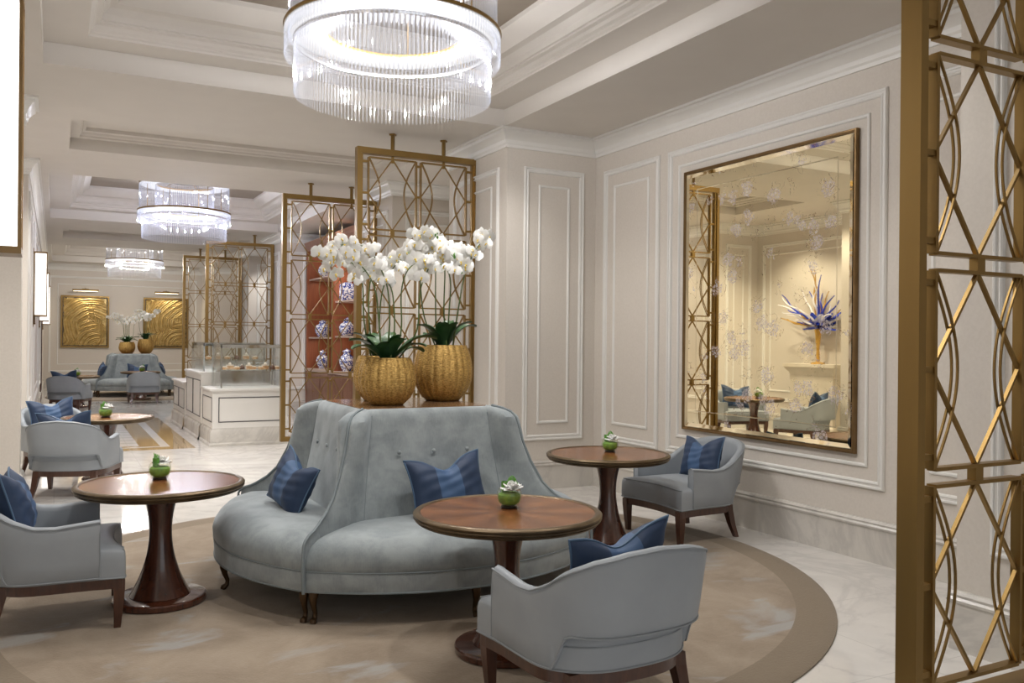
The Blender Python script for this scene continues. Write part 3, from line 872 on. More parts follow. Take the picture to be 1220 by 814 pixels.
for i, (x, y, z, s, lab) in enumerate(BOWLS):
    if b0 is None:
        b0 = make_bowl(lab); b0.location = (x, y, z); b0['group'] = 'moss bowls'; b0.scale = (s,) * 3; b0.rotation_euler = (0, 0, R(-30))
    else: dup(b0, (x, y, z), R([0, 70, -20, 40, 10, -50][i]), lab, 'moss bowls', (s,) * 3)

# ================================================================== LATTICE SCREENS
def make_screen(label):
    """hangs from the ceiling; local x 0..1.33 across, y depth, z up"""
    t = thing('lattice_screen', label, 'screen')
    Wd, z0, z1, fw, fd = 1.33, .14, 3.44, .062, .085
    m = MB()
    for x in (0, Wd - fw):
        m.box(x, x + fw * .62, -fd / 2, fd / 2, z0, z1) if x == 0 else m.box(x + fw * .38, x + fw, -fd / 2, fd / 2, z0, z1)
        xa = x + fw * .62 if x == 0 else x
        m.box(xa, xa + fw * .38, -fd / 2 + .018, fd / 2 - .018, z0 + .02, z1 - .02)
    for z in (z0, z1 - fw):
        m.box(fw * .62, Wd - fw * .62, -fd / 2, fd / 2, z, z + fw)
    m.build('outer_frame', 'gold', t, smooth=False)
    cw, x1 = .515, .125
    cols = (x1, Wd - x1 - cw)
    for xc in cols:
        x = xc + cw / 2
        r = MB().lathe([(.022, z1 - .005), (.022, CZ - .02), (.04, CZ - .018), (.04, CZ)], 4, c=(x, 0)); r.box(x - .012, x + .012, -.012, .012, z1 - .13, z1 - fw)
        r.build('hanger_rod', 'gold', t, smooth=False)
    zb, pitch, gap = .262, .787, .062
    b = .014
    class CN:
        def box(s, *a): MB().box(*a).build('connector', 'gold', t, smooth=False)
    conn = CN()
    for row in range(4):
        za = zb + row * pitch; zt = za + pitch - gap; zm = (za + zt) / 2
        for ci, xc in enumerate(cols):
            xl, xr, xm = xc, xc + cw, xc + cw / 2
            c = MB()
            for x in (xl, xr): c.box(x - b / 2, x + b / 2, -.02, .02, za, zt)
            for z in (za, zt): c.box(xl + b / 2, xr - b / 2, -.02, .02, z - b / 2, z + b / 2)
            for p, q in (((xm, zt), (xl, zm)), ((xm, zt), (xr, zm)), ((xl, zm), (xm, za)), ((xr, zm), (xm, za))):
                c.bar((p[0], 0, p[1]), (q[0], 0, q[1]), .011, .016, (0, 1, 0))
            for dy in (-.012, .012):
                for sg, xe in ((1, xl), (-1, xr)):
                    pth = [(xe + sg * (.006 + .125 * math.sin(math.pi * i / 20)), dy, za + (zt - za) * i / 20) for i in range(21)]
                    for p, q in zip(pth, pth[1:]): c.bar(p, q, .008, .008, (0, 1, 0))
            c.build('lattice_cell', 'gold', t, smooth=False)
            if row < 3: conn.box(xm - .022, xm + .022, -.018, .018, zt, zt + gap)
            for z in (za + .045, zm, zt - .045):
                if ci == 0: conn.box(fw * .6, xl, -.014, .014, z - .011, z + .011)
                else: conn.box(xr, Wd - fw * .6, -.014, .014, z - .011, z + .011)
        for z in (za + .045, zm, zt - .045): conn.box(cols[0] + cw, cols[1], -.014, .014, z - .011, z + .011)
    return t
s0 = make_screen('large brass lattice screen at the right edge, nearest to us'); s0.location = (2.70, 2.09, 0); s0['group'] = 'brass lattice screens'
for x, y, lab in ((2.655, 8.44, 'brass lattice screen hanging right behind the orchids and near sofa'),
                  (2.655, 11.65, 'brass lattice screen hanging in front of the red wood cabinet'),
                  (2.62, 18.05, 'nearer and taller-looking of the two far brass screens behind the glass counter'),
                  (2.62, 21.5, 'farther brass screen beside the gold artwork, behind the glass counter')):
    dup(s0, (x, y, 0), 0, lab, 'brass lattice screens')

# ================================================================== WALL MIRROR
t = thing('wall_mirror', 'large antique mirror with painted blossoms in a bronze frame on the right wall', 'mirror', (XR, 5.2365, 1.88))
y0, y1, z0, z1 = -.95, .95, -1.15, 1.15
o = ((0, 0, 0), (0, 1, 0), (0, 0, 1), (-1, 0, 0))
MB().rect_sweep(*o, (y0, y1, z0, z1), [(0, 0), (0, .03), (.004, .036), (.014, .036), (.018, .030), (.026, .028), (.030, .02)]).build('frame', 'bronze', t, angle=25)
g = MB(); e = .02
g.box(-e, 0, y0 + .03, y1 - .03, z0 + .03, z1 - .03); g.build('mirror_glass', 'mirror', t, smooth=False)
bv = MB()
for d in (.035, .17):
    bv.rect_sweep(*o, (y0 + d, y1 - d, z0 + d, z1 - d), [(0, .0202), (.003, .0215), (.006, .0215), (.009, .0202)] if d > .1 else [(0, .027), (.03, .0202)])
bv.build('bevelled_strip', 'bevel_mirror', t, smooth=False)

# ================================================================== ORCHIDS
def flower_mesh():
    m = MB()
    def petal(a, l, w, tip, cup):
        ca, sa = math.cos(a), math.sin(a)
        def fn(u, v):
            s = (u - .5) * 2; ww = w * (math.sin(math.pi * (.08 + .90 * v)) ** .7) * (1 + .15 * (v - .5))
            r = l * v; y = -cup * (v * v) * .4 + .10 * w * s * s - .04 * l * math.sin(math.pi * v)
            x = s * ww
            return (r * ca - x * sa, y, r * sa + x * ca)
        m.grid(fn, 5, 6)
    for a in (90, 215, 325): petal(R(a), .047, .017, 0, -.01)
    for a in (5, 175): petal(R(a), .050, .032, 0, .004)
    m.cur = 1
    m.sphere((0, -.010, -.004), .0075, 8, 6, (1, 1, .8)); m.sphere((0, -.014, -.013), .006, 8, 6, (.7, 1, 1.5))
    m.cur = 0
    m.sphere((-.006, -.010, -.012), .006, 6, 5, (.6, 1, 1.3)); m.sphere((.006, -.010, -.012), .006, 6, 5, (.6, 1, 1.3))
    return m
def leaf_mesh():
    m = MB()
    def fn(u, v):
        s = (u - .5) * 2; w = .046 * math.sin(math.pi * (.08 + .86 * v ** 1.35)) ** .7
        x = .24 * v; z = .10 * math.sin(1.9 * v) - .05 * v * v
        return (x, s * w, z + .010 * abs(s) ** 1.5)
    m.grid(fn, 7, 12)
    def fn2(u, v):
        p = fn(u, v); return (p[0], p[1], p[2] - .0035)
    m.grid(fn2, 7, 12)
    return m
FLOWER = flower_mesh().build('flower', ['white_flower', 'yellow'], angle=80)
LEAF = leaf_mesh().build('leaf', 'leaf', angle=80)
first_use = {'flower': FLOWER, 'leaf': LEAF}
def inst(src, parent, mat4):
    if first_use.get(src.name.split('.')[0]) is not None:
        o = first_use.pop(src.name.split('.')[0])
    else:
        o = src.copy(); COL.objects.link(o)
    o.parent = parent; o.matrix_local = mat4; return o
def make_orchid(label, loc, r, h, sprays, leaves, seed):
    """sprays: list of point lists in world space, each rising from the pot and arching over; flowers sit on the last part"""
    t = thing('potted_orchid', label, 'potted orchid', loc, 0, 'gold potted orchids')
    L = Vector(loc); rnd = random.Random(seed)
    prof = [(0, 0), (.56 * r, 0), (.62 * r, .012)] + [(r * (.62 + .38 * math.sin(math.pi / 2 * min(1, k / 5.5)) if k < 6 else r * 0 + (1 - .17 * ((k - 6) / 6) ** 2)) if False else r * (1 - .36 * max(0, 1 - k / 6) ** 2.2 - .20 * max(0, (k - 6) / 6) ** 1.9), .012 + (h - .012) * k / 12) for k in range(1, 13)]
    prof += [(prof[-1][0] - .012, h), (prof[-1][0] - .014, h - .03), (0, h - .035)]
    MB().lathe(prof, 176, rib=lambda a, z: 1 + .045 * (abs(math.sin(11 * a)) - .6) if z > .01 else 1).build('pot', 'pot', t, angle=60)
    MB().lathe([(0, h - .034), (r * .74, h - .034), (r * .6, h - .02), (0, h - .012)], 24).build('soil', 'black', t)
    for a, l, el in leaves:
        inst(LEAF, t, Matrix.Translation((.03 * math.cos(R(a)), .03 * math.sin(R(a)), h - .02)) @ Matrix.Rotation(R(a), 4, 'Z') @ Matrix.Rotation(R(-el), 4, 'Y') @ Matrix.Diagonal((l, l * 1.05, l, 1)))
    for pts, nf in sprays:
        P = [Vector(p) - L for p in pts]
        # smooth the polyline (Catmull-Rom)
        Q = []
        for i in range(len(P) - 1):
            a, b, c, d = P[max(0, i - 1)], P[i], P[i + 1], P[min(len(P) - 1, i + 2)]
            for k in range(8):
                u = k / 8; Q.append(.5 * (2 * b + (c - a) * u + (2 * a - 5 * b + 4 * c - d) * u * u + (3 * b - a - 3 * c + d) * u ** 3))
        Q.append(P[-1])
        rad = [.0055 - .0035 * i / (len(Q) - 1) for i in range(len(Q))]
        MB().tube(Q, rad, 6).build('stem', 'stem', t)
        # small buds at the tip
        bm_ = MB()
        for k in range(3): bm_.sphere(Q[-1] + Vector((rnd.uniform(-.012, .012), rnd.uniform(-.01, .01), .012 * k)), .008 - .0015 * k, 8, 6, (1, 1, 1.4))
        bm_.build('bud', 'lime_leaf', t)
        s0_ = int(len(Q) * .50); side = 1
        tot = len(Q) - 1 - s0_
        nf = int(nf * 1.55)
        for k in range(nf):
            q = Q[min(len(Q) - 2, s0_ + int(tot * (k + .3) / nf))]; side = -side
            off = Vector((side * rnd.uniform(.012, .05), rnd.uniform(-.045, .03), rnd.uniform(-.045, .03)))
            rz = R(-22 + rnd.uniform(-55, 55)); rx = R(rnd.uniform(-30, 12))
            s = rnd.uniform(.85, 1.2)
            inst(FLOWER, t, Matrix.Translation(q + off) @ Matrix.Rotation(rz, 4, 'Z') @ Matrix.Rotation(rx, 4, 'X') @ Matrix.Rotation(R(rnd.uniform(-25, 25)), 4, 'Y') @ Matrix.Diagonal((s, s, s, 1)))
    return t
ZT = 1.0965
def spray(base, d, pts, depth):
    """stem foot (world x, y), then image waypoints at a depth"""
    return [base] + [pix(x, y, depth + d * i / max(1, len(pts) - 1)) for i, (x, y) in enumerate(pts)]
p1, p2, p3 = (1.85, 5.20, ZT), (2.335, 5.45, ZT), (1.93, 5.60, ZT)
def foot(p, dx, dy, h): return (p[0] + dx, p[1] + dy, p[2] + h - .02)
D1, D2, D3 = 5.44, 5.86, 5.80
orch1 = make_orchid('gold potted orchid at the front left of the sofa top', p1, .178, .295, [
    (spray(foot(p1, -.04, -.02, .295), -.10, [(452, 390), (447, 345), (432, 318), (412, 303), (397, 300), (384, 306)], D1), 9),
    (spray(foot(p1, .0, .03, .295), -.05, [(464, 388), (462, 345), (450, 312), (436, 295), (420, 290), (404, 292)], D1), 9),
    (spray(foot(p1, .03, -.04, .295), .05, [(478, 392), (478, 350), (484, 325), (497, 312), (512, 312), (526, 320)], D1), 8),
    (spray(foot(p1, .07, .02, .295), .02, [(496, 395), (500, 350), (508, 325), (520, 306), (532, 300), (541, 306)], D1), 8),
    (spray(foot(p1, .0, -.05, .295), .02, [(470, 392), (468, 352), (462, 336), (450, 326), (436, 322), (426, 330)], D1), 8)],
    [(200, 1.05, 6), (165, 1.0, 20), (235, 1.0, 14), (280, .95, 25), (-40, 1.0, 12), (-12, 1.3, 16), (15, 1.05, 2), (60, .9, 45), (120, .9, 30), (-75, .8, 45)], 1)
orch2 = make_orchid('taller gold potted orchid at the right of the sofa top', p2, .198, .375, [
    (spray(foot(p2, -.05, 0, .375), -.15, [(505, 375), (500, 330), (494, 300), (497, 284), (509, 277), (520, 282)], D2), 8),
    (spray(foot(p2, -.03, .04, .375), .0, [(519, 370), (519, 330), (520, 302), (527, 288), (536, 292), (545, 305)], D2), 9),
    (spray(foot(p2, .01, -.04, .375), -.1, [(529, 372), (530, 330), (530, 305), (538, 300), (546, 312), (549, 324)], D2), 7),
    (spray(foot(p2, .03, .02, .375), -.1, [(535, 372), (536, 330), (522, 306), (508, 296), (494, 296), (486, 302)], D2), 8),
    (spray(foot(p2, .07, 0, .375), .1, [(546, 368), (554, 325), (562, 306), (569, 294), (576, 286), (580, 280)], D2), 9)],
    [(190, .95, 30), (215, .9, 12), (245, .9, 40), (8, 1.15, 22), (-25, 1.0, 36), (50, 1.0, 40), (140, .8, 45), (-70, .85, 45)], 2)
orch3 = make_orchid('gold potted orchid half hidden at the back left of the sofa top', p3, .165, .30, [
    (spray(foot(p3, -.05, 0, .30), .0, [(434, 385), (432, 340), (424, 318), (410, 308), (398, 312), (392, 322)], D3), 7),
    (spray(foot(p3, -.02, .03, .30), .1, [(440, 385), (440, 345), (446, 320), (458, 308), (470, 308), (480, 318)], D3), 8),
    (spray(foot(p3, .02, 0, .30), .0, [(452, 385), (456, 345), (468, 320), (482, 306), (496, 306), (508, 316)], D3), 8)],
    [(185, .9, 25), (160, .9, 40), (215, .85, 40), (90, .9, 40), (40, .8, 45)], 3)
for o, lab in ((orch1, 'far gold potted orchid, front left one on the far banquette top'), (orch2, 'far gold potted orchid, tallest one on the far banquette top'), (orch3, 'far gold potted orchid, back left one on the far banquette top')):
    dup(o, (o.location.x - 2.0 + 1.78, o.location.y - 5.35 + 24.75, ZT), 0, lab, 'gold potted orchids')

# ================================================================== CHANDELIERS
ZA, ZAB, ZB, ZBB, ZC = 3.99, 3.48, 3.55, 3.36, 3.115
TIERS = [  # radius, bottom, top, rods
    (.690, ZAB, ZA, 150), (.450, ZAB + .02, ZA, 84), (.715, ZBB, ZB, 154), (.46, ZBB + .11, ZB, 90), (.652, ZC, ZBB + .10, 144)]
def rod(m, r, a, z0, z1, w=.0076):
    c, s = math.cos(a), math.sin(a); vs = []
    for z, k in ((z0, .4), (z0 + .012, 1), (z1, 1)):
        for j in range(3):
            b = a + math.pi + 2 * math.pi * j / 3
            vs.append((r * c + k * w * math.cos(b), r * s + k * w * math.sin(b), z))
    m.add(vs, [(i * 3 + j, i * 3 + (j + 1) % 3, i * 3 + 3 + (j + 1) % 3, i * 3 + 3 + j) for i in range(2) for j in range(3)] + [(2, 1, 0), (6, 7, 8)])
def make_chandelier(label, xb, yb, near):
    t = thing('chandelier', label, 'chandelier', (xb, yb, 0), 0, 'crystal chandeliers')
    # canopy and stems
    m = MB().lathe([(0, 4.10), (.28, 4.10), (.30, 4.12), (.30, 4.14), (0, 4.14)], 48); m.build('canopy', 'gold', t)
    m = MB()
    for a in range(0, 360, 60):
        m.tube([(.57 * math.cos(R(a)), .57 * math.sin(R(a)), ZB), (.57 * math.cos(R(a)), .57 * math.sin(R(a)), 4.0), (.2 * math.cos(R(a)), .2 * math.sin(R(a)), 4.11)], .006, 6)
    m.build('suspension_rods', 'gold', t)
    for r0, r1, z in ((.44, .695, ZA), (.45, .72, ZB), (.645, .660, ZBB + .10)):
        f = MB().lathe([(r0, z + .022), (r1, z + .022), (r1 + .004, z + .012), (r1, z), (r0, z), (r0 - .003, z + .012), (r0, z + .022)], 96, cap=False).build('ring_frame', 'gold' if r0 < .6 else 'chrome', t, angle=40)
        # the led strip under the ring
        if z > ZBB + .15: MB().lathe([(r0 + .008, z - .002), (r0 + .012, z - .006), (r1 - .012, z - .006), (r1 - .008, z - .002)], 96, cap=False).build('led_diffuser', 'ring_glow', f)
    rest = MB(); left = 100
    for ti in (4, 2, 0, 3, 1):
        r, z0, z1, n = TIERS[ti]
        view = math.atan2(-yb, -xb)
        order = sorted(range(n), key=lambda k: abs((2 * math.pi * k / n - view + math.pi) % (2 * math.pi) - math.pi))
        for k in order:
            a = 2 * math.pi * k / n
            if near and left > 0 and ti in (4, 2):
                left -= 1 if ti in (4, 2) else 0
                d = MB(); rod(d, r, a, z0, z1); d.build('crystal_rod', 'crystal', t, smooth=False)
            else: rod(rest, r, a, z0, z1)
    rest.build('crystal_rods', 'crystal', t, smooth=False)['kind'] = 'stuff'
    return t
make_chandelier('large crystal rod chandelier cut by the top edge, above the near sofa', CHX[0], CHY[0], True)
ch2 = make_chandelier('middle crystal chandelier hanging over the hall beyond the near one', CHX[1], CHY[1], False)
dup(ch2, (CHX[2], CHY[2], 0), 0, 'farthest and smallest-looking crystal chandelier near the gold artworks')

# ================================================================== WALL SCONCES
def make_sconce(label):
    """local x out of the wall, y along it; 0.95 tall light box"""
    t = thing('wall_sconce', label, 'wall lamp', (0, 0, 0), 0, 'tall wall sconces')
    MB().rbox(0, .02, -.11, .11, -.62, .52, .006).build('back_plate', 'bronze', t, smooth=False)
    MB().rbox(.035, .175, -.07, .07, -.455, .455, .01).build('light_box', 'sconce_glow', t)
    f = MB()
    for z in (-.47, .445): f.box(.02, .19, -.085, .085, z, z + .025)
    for x in (.024, .178):
        for y in (-.083, .071): f.box(x, x + .012, y, y + .012, -.45, .45)
    f.build('frame', 'bronze', t, smooth=False)
    k = MB()
    for y in (-.05, .05): k.tube([(.03, y, -.47), (.03, y, -.56)], .008, 8); k.sphere((.03, y, -.57), .014, 8, 6)
    k.build('finial', 'bronze', t)
    return t
sc0 = make_sconce('big lit sconce cut by the upper left picture corner')
sc0.location = (XL, 3.62, 2.265)
for y, lab in ((14.35, 'lit sconce on the left wall, second nearest after the corner one'), (18.95, 'small lit sconce low behind the second one on the left wall'), (23.8, 'tiny lit sconce farthest along the left wall')):
    dup(sc0, (XL, y, 2.265), 0, lab, 'tall wall sconces')

# ================================================================== GOLD ARTWORKS AND PICTURE LIGHTS
def make_art(label, seed):
    t = thing('gold_artwork', label, 'artwork', (0, 0, 0), 0, 'gold relief artworks')
    o = ((0, 0, 0), (1, 0, 0), (0, 0, 1), (0, -1, 0))
    MB().rect_sweep(*o, (-.63, .63, -.75, .75), [(0, 0), (0, .06), (.045, .06), (.05, .05)]).build('frame', 'gold', t, smooth=False)
    MB().rect_sweep(*o, (-.585, .585, -.705, .705), [(0, .0), (0, .045), (.03, .045)]).build('liner', 'black', t, smooth=False)
    rnd = random.Random(seed)
    F = [(rnd.uniform(-.5, .5), rnd.uniform(-.6, .6), rnd.uniform(-1.1, 1.1), rnd.uniform(-1.5, .3), rnd.uniform(85, 135), rnd.uniform(0, 6), rnd.uniform(.22, .5)) for _ in range(26)]
    def fn(u, v):
        x, z = (u - .5) * 1.13, (v - .5) * 1.37
        h = 0.0
        for sx, sz, cx, cz, k, p, w in F:      # strokes of a combing tool, one laid over another
            q = ((x - sx) ** 2 + (z - sz) ** 2) / (w * w)
            a = max(0.0, 1 - q) ** .5
            if a <= 0: continue
            d = math.hypot(x - cx, z - cz)
            h = h * (1 - min(1, 2.5 * a)) + min(1, 2.5 * a) * (.55 * math.sin(k * d + p) + .45 * math.sin(k * .43 * d + 2 * p) + .3)
        return (x, -.045 - .024 * h, z)
    MB().grid(fn, 170, 200).build('relief_panel', 'relief', t)
    return t
def picture_lamp(label, x):
    t = thing('picture_light', label, 'picture light', (x, YF, 2.86), 0, 'brass picture lights')
    MB().tube([(-.34, -.22, 0), (.34, -.22, 0)], .025, 10).build('lamp_bar', 'gold', t)
    MB().tube([(0, 0, .03), (0, -.10, .06), (0, -.22, .02)], .012, 8).build('arm', 'gold', t)
    MB().rbox(-.09, .09, -.02, 0, -.02, .05, .004).build('wall_plate', 'gold', t)
    MB().box(-.31, .31, -.228, -.212, -.032, -.024).build('lamp_strip', 'picture_glow', t, smooth=False)
    light('picture_spot', 'AREA', (x, YF - .215, 2.825), 15, (1, .84, .58), .6, (R(-32), 0, 0), size_y=.03)
for x, s, lab, l2 in ((.76, 1, 'gold relief artwork on the far wall, fully visible left one', 'brass picture light above the left gold artwork'), (2.94, 5, 'gold relief artwork on the far wall, partly behind a brass screen', 'brass picture light above the right gold artwork')):
    make_art(lab, s).location = (x, YF, 1.955)
    picture_lamp(l2, x)

# ================================================================== DISPLAY COUNTERS
def counter(label, x0, x1, y0, y1, h, npan):
    t = thing('display_counter', label, 'counter', (x0, y0, 0), 0, 'white display counters')
    w, d = x1 - x0, y1 - y0
    MB().box(.04, w, .04 if y0 < 13 else 0, d, .24, h - .03).build('body', 'white_paint', t, smooth=False)
    p = MB(); p.path_sweep([(.04, d), (.04, .04), (w, .04)] if y0 < 13 else [(.04, d), (.04, 0)], [(-.03, 0), (.045, 0), (.045, .03), (.03, .05), (.03, .19), (.02, .215), (.006, .23), (.0, .25), (-.03, .25)], -1)
    p.build('plinth', 'base_marble', t, angle=25)
    MB().rbox(.005, w, .005 if y0 < 13 else 0, d, h - .035, h, .008).build('worktop', 'white_paint', t, smooth=False)
    f = MB()
    pr = [(0, 0), (0, .006), (.012, .006), (.012, .001)]
    for k in range(npan):
        a, b = .08 + k * (d - .1) / npan, .04 + (k + 1) * (d - .1) / npan
        f.rect_sweep((.04, 0, 0), (0, 1, 0), (0, 0, 1), (-1, 0, 0), (a, b, .33, h - .12), pr)
    if y0 < 13:
        f.rect_sweep((0, .04, 0), (1, 0, 0), (0, 0, 1), (0, -1, 0), (.12, w - .1, .33, h - .12), pr)
    f.build('inlay_line', 'stripe', t, smooth=False)
    return t
counter('low front unit of the white display counter, below the nearer glass case', 1.90, 2.98, 12.58, 13.55, .80, 1)
counter('tall middle unit of the white display counter with two side panels', 1.88, 2.98, 13.55, 15.2, 1.0, 2)
counter('low far unit of the white display counter, beside the far sofa', 1.86, 2.98, 15.2, 16.75, .78, 2)
def glass_case(label, x0, x1, y0, y1, z0, z1):
    t = thing('glass_display_case', label, 'display case', (x0, y0, z0), 0, 'glass display cases')
    w, d, h = x1 - x0, y1 - y0, z1 - z0
    g = MB()
    for b in ((0, w, 0, .01), (0, w, d - .01, d), (0, .01, 0, d), (w - .01, w, 0, d)): g.box(*b, 0, h)
    g.box(0, w, 0, d, h, h + .012); g.build('glass_hood', 'glass', t, smooth=False)
    c = MB()
    for x, y in ((.012, .012), (w - .03, .012), (.012, d - .03), (w - .03, d - .03)): c.box(x, x + .018, y, y + .018, .002, h - .01)
    c.box(.012, w - .012, .012, .03, h - .05, h - .005); c.box(.012, w - .012, d - .03, d - .012, h - .05, h - .005)
    c.build('chrome_frame', 'chrome', t, smooth=False)
    zs = h * .42
    MB().box(.03, w - .03, .03, d - .03, zs - .02, zs).build('shelf', 'glass', t, smooth=False)
    MB().box(.05, w - .05, d - .06, d - .045, .002, zs - .03).build('chrome_panel', 'chrome', t, smooth=False)
    return zs + z0
zs = glass_case('glass case of pastries on the low front counter', 2.05, 2.95, 12.70, 13.45, .80, 1.42)
zs2 = glass_case('smaller-looking glass case on the tall middle counter', 1.97, 2.9, 13.75, 15.0, 1.0, 1.44)
first = {}
def pastry(kind, x, y, z, label):
    if kind in first:
        c = dup(first[kind], (x, y, z), R(37 * x), label, 'pastries in the glass cases'); return
    if kind == 'tart':
        t = thing('fruit_tart', label, 'pastry', (x, y, z), 0, 'pastries in the glass cases')
        MB().lathe([(0, 0), (.035, 0), (.048, .03), (.044, .034), (.038, .028), (0, .028)], 20, rib=lambda a, z: 1 + .03 * math.sin(16 * a)).build('crust', 'cake', t)
        m = MB()
        for k in range(5): m.sphere((.02 * math.cos(k * 1.256), .02 * math.sin(k * 1.256), .036), .013, 8, 6)
        m.build('topping', 'cream', t)
    elif kind == 'cake':
        t = thing('cream_cake', label, 'pastry', (x, y, z), 0, 'pastries in the glass cases')
        MB().rbox(-.05, .05, -.035, .035, 0, .05, .006).build('sponge', 'cake', t)
        MB().rbox(-.052, .052, -.037, .037, .05, .066, .006).build('icing', 'cream', t)
        MB().lathe([(.02, .066), (.024, .078), (.012, .095), (0, .104)], 12, rib=lambda a, z: 1 + .12 * math.sin(6 * a)).build('cream_swirl', 'cream', t)
    else:
        t = thing('chocolate_dome', label, 'pastry', (x, y, z), 0, 'pastries in the glass cases')
        MB().lathe([(.042, 0), (.042, .02), (.036, .042), (.02, .056), (0, .06)], 20).build('dome', 'ganache', t)
        MB().sphere((0, 0, .066), .01, 8, 6).build('topping', 'cream', t)
    first[kind] = t
names = {'tart': 'fruit tart', 'cake': 'iced cream cake', 'dome': 'chocolate dome cake'}
seq = ['tart', 'cake', 'tart', 'dome', 'cake', 'tart', 'tart', 'cake', 'dome', 'tart']
ords = ['first', 'second', 'third', 'fourth', 'fifth', 'sixth', 'seventh', 'eighth', 'ninth', 'tenth']
for i, kd in enumerate(seq): pastry(kd, 2.14 + .083 * i, 12.84 + .09 * (i % 2), zs + .001, '%s on the shelf of the front glass case, %s from its left end' % (names[kd], ords[i]))
for i, kd in enumerate(seq[:6]): pastry(kd, 2.08 + .14 * i, 13.95, zs2 + .001, '%s in the case on the middle counter, %s from its left end' % (names[kd], ords[i]))

# ================================================================== RED WOOD CABINET WITH PORCELAIN
t = thing('display_cabinet', 'tall red wood display cabinet with lit shelves behind the hanging screen', 'cabinet', (4.45, 12.75, 0))
dep, Lc, hc = .55, 4.6, 3.42
body = MB(); body.box(dep - .03, dep, 0, Lc, 0, hc); body.build('back_panel', 'cabinet', t, smooth=False)
body = MB()
uprights = (0, .90, 2.70, Lc - .06)
for y in uprights: MB().box(0, dep - .03, y, y + .06, 0, hc - .12).build('upright', 'cabinet', t, smooth=False)
MB().path_sweep([(dep, 0), (0, 0), (0, Lc)], [(-.02, hc - .16), (.0, hc - .16), (.012, hc - .12), (.03, hc - .1), (.035, hc - .04), (.06, hc), (-.02, hc)], 1).build('cornice', 'cabinet_door', t, angle=25)
MB().box(-.0, dep - .03, 0, Lc, hc - .14, hc - .01).build('top', 'cabinet_door', t, smooth=False)
MB().rbox(-.03, dep - .03, 0, Lc, .88, .93, .006).build('counter_shelf', 'shelf_wood', t, smooth=False)
shelves = []
for a, b, zz in ((uprights[0], uprights[1], (1.57, 2.2)), (uprights[1], uprights[2], (1.57, 2.2)), (uprights[2], uprights[3], (1.55, 2.70))):
    for z in zz:
        s = MB().box(.04, dep - .03, a + .06, b, z - .03, z).build('shelf', 'shelf_wood', t, smooth=False); shelves.append(s)
    for z in zz + (hc - .15,):
        light('shelf_strip', 'AREA', (4.45 + .14, 12.75 + (a + b) / 2, z - .04), 3.2, (1, .88, .72), .04, (0, R(-25), 0), size_y=(b - a) * .85)
for y in [.02 + .5 * k for k in range(9)]:
    d = MB(); d.box(.0, .03, y, y + .48, .08, .87)
    for k in range(9): d.box(-.008, .0, y + .02 + k * .05, y + .05 + k * .05, .12, .83)
    dd = d.build('door', 'cabinet_door', t, smooth=False)
    MB().sphere((-.02, y + .44, .5), .014, 8, 6).build('knob', 'gold', dd)
MB().box(.02, dep, 0, Lc, 0, .08).build('plinth', 'cabinet_door', t, smooth=False)
def jar(kind, label, x, y, z, s=1):
    t = thing('porcelain_jar', label, 'jar', (x, y, z), 0, 'blue and white porcelain')
    if kind == 'square':
        pr = [(0, 0), (.118, 0), (.12, .01), (.12, .30), (.115, .315), (.06, .32), (.06, .34), (0, .34)]; n = 4
    elif kind == 'round':
        pr = [(0, 0), (.075, 0), (.10, .03), (.135, .10), (.14, .16), (.115, .21), (.07, .235), (.06, .25), (.07, .262), (.055, .262), (0, .25)]; n = 32
    else:
        pr = [(0, 0), (.06, 0), (.065, .02), (.10, .09), (.115, .15), (.095, .21), (.055, .245), (.05, .27), (.06, .28), (.045, .28), (0, .27)]; n = 32
    m = MB().lathe([(r * s * (1.35 if n == 4 else 1), zz * s) for r, zz in pr], n)
    m.build('body', 'porcelain', t, angle=30 if n == 4 else 50, rotz=R(45) if n == 4 else 0)
    if kind != 'square':
        top = pr[-3][1] * s
        MB().lathe([(.062 * s, top), (.066 * s, top + .01), (.045 * s, top + .035), (.012 * s, top + .045), (.014 * s, top + .058), (0, top + .066)], 24).build('lid', 'porcelain', t)
    return t
for kd, y, z, s, lab in (('square', 15.33, 2.2, 1.0, 'square blue and white porcelain jar on the upper shelf, right column'),
                      ('round', 15.33, 1.57, 1.05, 'round porcelain jar in the middle row of the right cabinet column'),
                      ('tall', 15.33, .93, 1.25, 'lidded porcelain vase on the bottom row, right cabinet column'),
                      ('round', 16.95, 1.55, 1.1, 'round porcelain jar in the middle row of the left cabinet column'),
                      ('tall', 16.95, .93, 1.1, 'small porcelain vase on the bottom row, left cabinet column'),
                      ('tall', 16.85, 2.70, 1.1, 'porcelain vase on the topmost shelf, left cabinet column, partly behind orchids')):
    jar(kd, lab, 4.68, y, z, s)

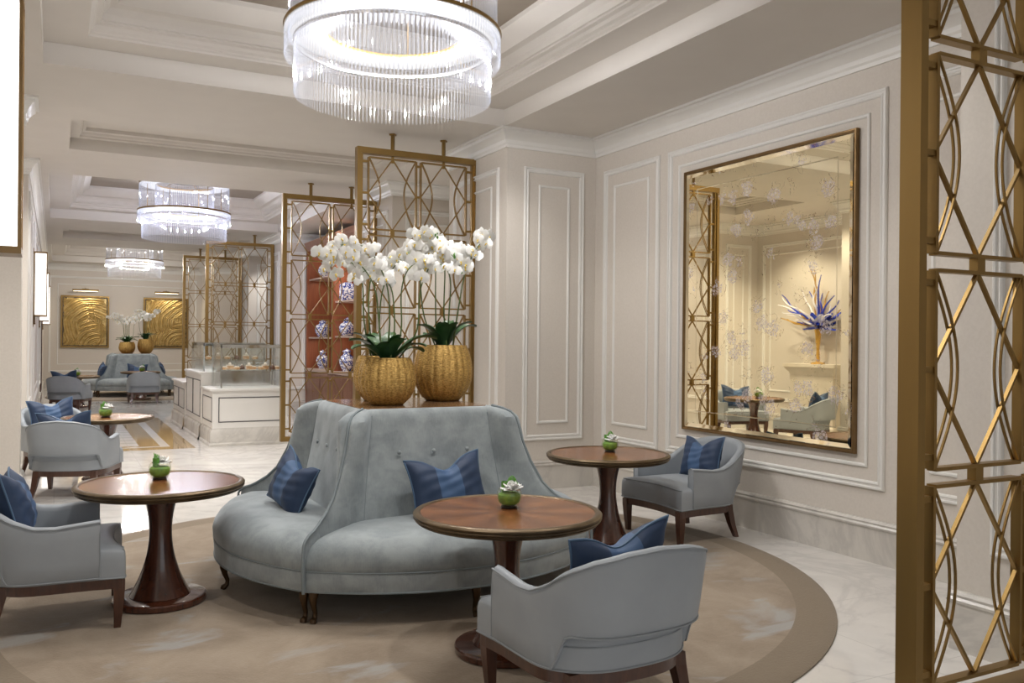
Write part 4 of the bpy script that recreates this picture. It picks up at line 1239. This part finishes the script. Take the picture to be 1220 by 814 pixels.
# ================================================================== LEFT ALCOVE, SEEN IN THE MIRROR
t = thing('stone_mantel', 'pale stone mantel against the left alcove wall, seen in the mirror', 'mantel', (XA, 10.2, 0))
m = MB().box(0, .34, -.45, .45, 0, 1.02); m.build('body', 'plinth', t, smooth=False)
MB().path_sweep([(0, -.45), (.34, -.45), (.34, .45), (0, .45)], [(0, 0), (.03, 0), (.03, .16), (.0, .19)], -1).build('plinth', 'plinth', t, angle=25)
MB().path_sweep([(0, -.45), (.34, -.45), (.34, .45), (0, .45)], [(-.05, 1.0), (0, 1.0), (.02, 1.05), (.05, 1.08), (.07, 1.12), (.09, 1.13), (.09, 1.18), (-.34, 1.18)], -1).build('mantel_shelf', 'plinth', t, angle=25)
MB().box(0, .34, -.45, .45, 1.1, 1.178).build('shelf_core', 'plinth', t, smooth=False)
t = thing('glass_sculpture', 'blue and amber blown glass sculpture reflected in the mirror', 'sculpture', (XA + .19, 10.2, 1.18))
MB().lathe([(0, 0), (.11, 0), (.11, .02), (.03, .04), (.025, .25), (.05, .50), (.06, .56), (0, .58)], 24).build('stand', 'amber_glass', t)
rnd = random.Random(11)
def curl(m, r0):
    a = rnd.uniform(0, 6.28); el = rnd.uniform(.1, 1.4); L_ = rnd.uniform(.5, .95); tw = rnd.uniform(4, 8); ph = rnd.uniform(0, 6)
    d = Vector((math.cos(a) * math.cos(el) * .55, math.sin(a) * math.cos(el), math.sin(el)))
    u = d.orthogonal().normalized(); w = d.cross(u).normalized()
    P = [Vector((0, 0, .62)) + d * L_ * i / 14 + .045 * (i / 14) * (u * math.cos(tw * i / 14 + ph) + w * math.sin(tw * i / 14 + ph)) for i in range(15)]
    P = [Vector((max(-.15, p.x), p.y, p.z)) for p in P]
    m.tube(P, [r0 * (1 - .75 * i / 14) for i in range(15)], 7)
for nm, mt, n_, r_ in (('amber_tendril', 'amber_glass', 9, .026), ('pale_tendril', 'pale_glass', 16, .024), ('blue_tendril', 'blue_glass', 8, .026)):
    for k in range(n_):
        m = MB(); curl(m, r_); m.build(nm, mt, t)
for k in range(34):
    a = rnd.uniform(0, 6.28); el = rnd.uniform(-.35, .55)
    m = MB(); d = Vector((math.cos(a) * .5, math.sin(a), math.sin(el))); L_ = rnd.uniform(.24, .46)
    u = Vector((0, 0, 1)).cross(d).normalized(); up = d.cross(u).normalized()
    def pf(q, v):
        p = Vector((0, 0, .62)) + d * L_ * v + u * (q - .5) * .16 * math.sin(math.pi * (.1 + .85 * v)) + up * (.05 * v * v + .012 * math.cos(9 * q))
        return (max(-.15 + .01 * q, p.x), p.y, p.z)
    m.grid(pf, 7, 9)
    m.build('glass_petal', 'blue_glass' if k % 3 else 'pale_glass', t)
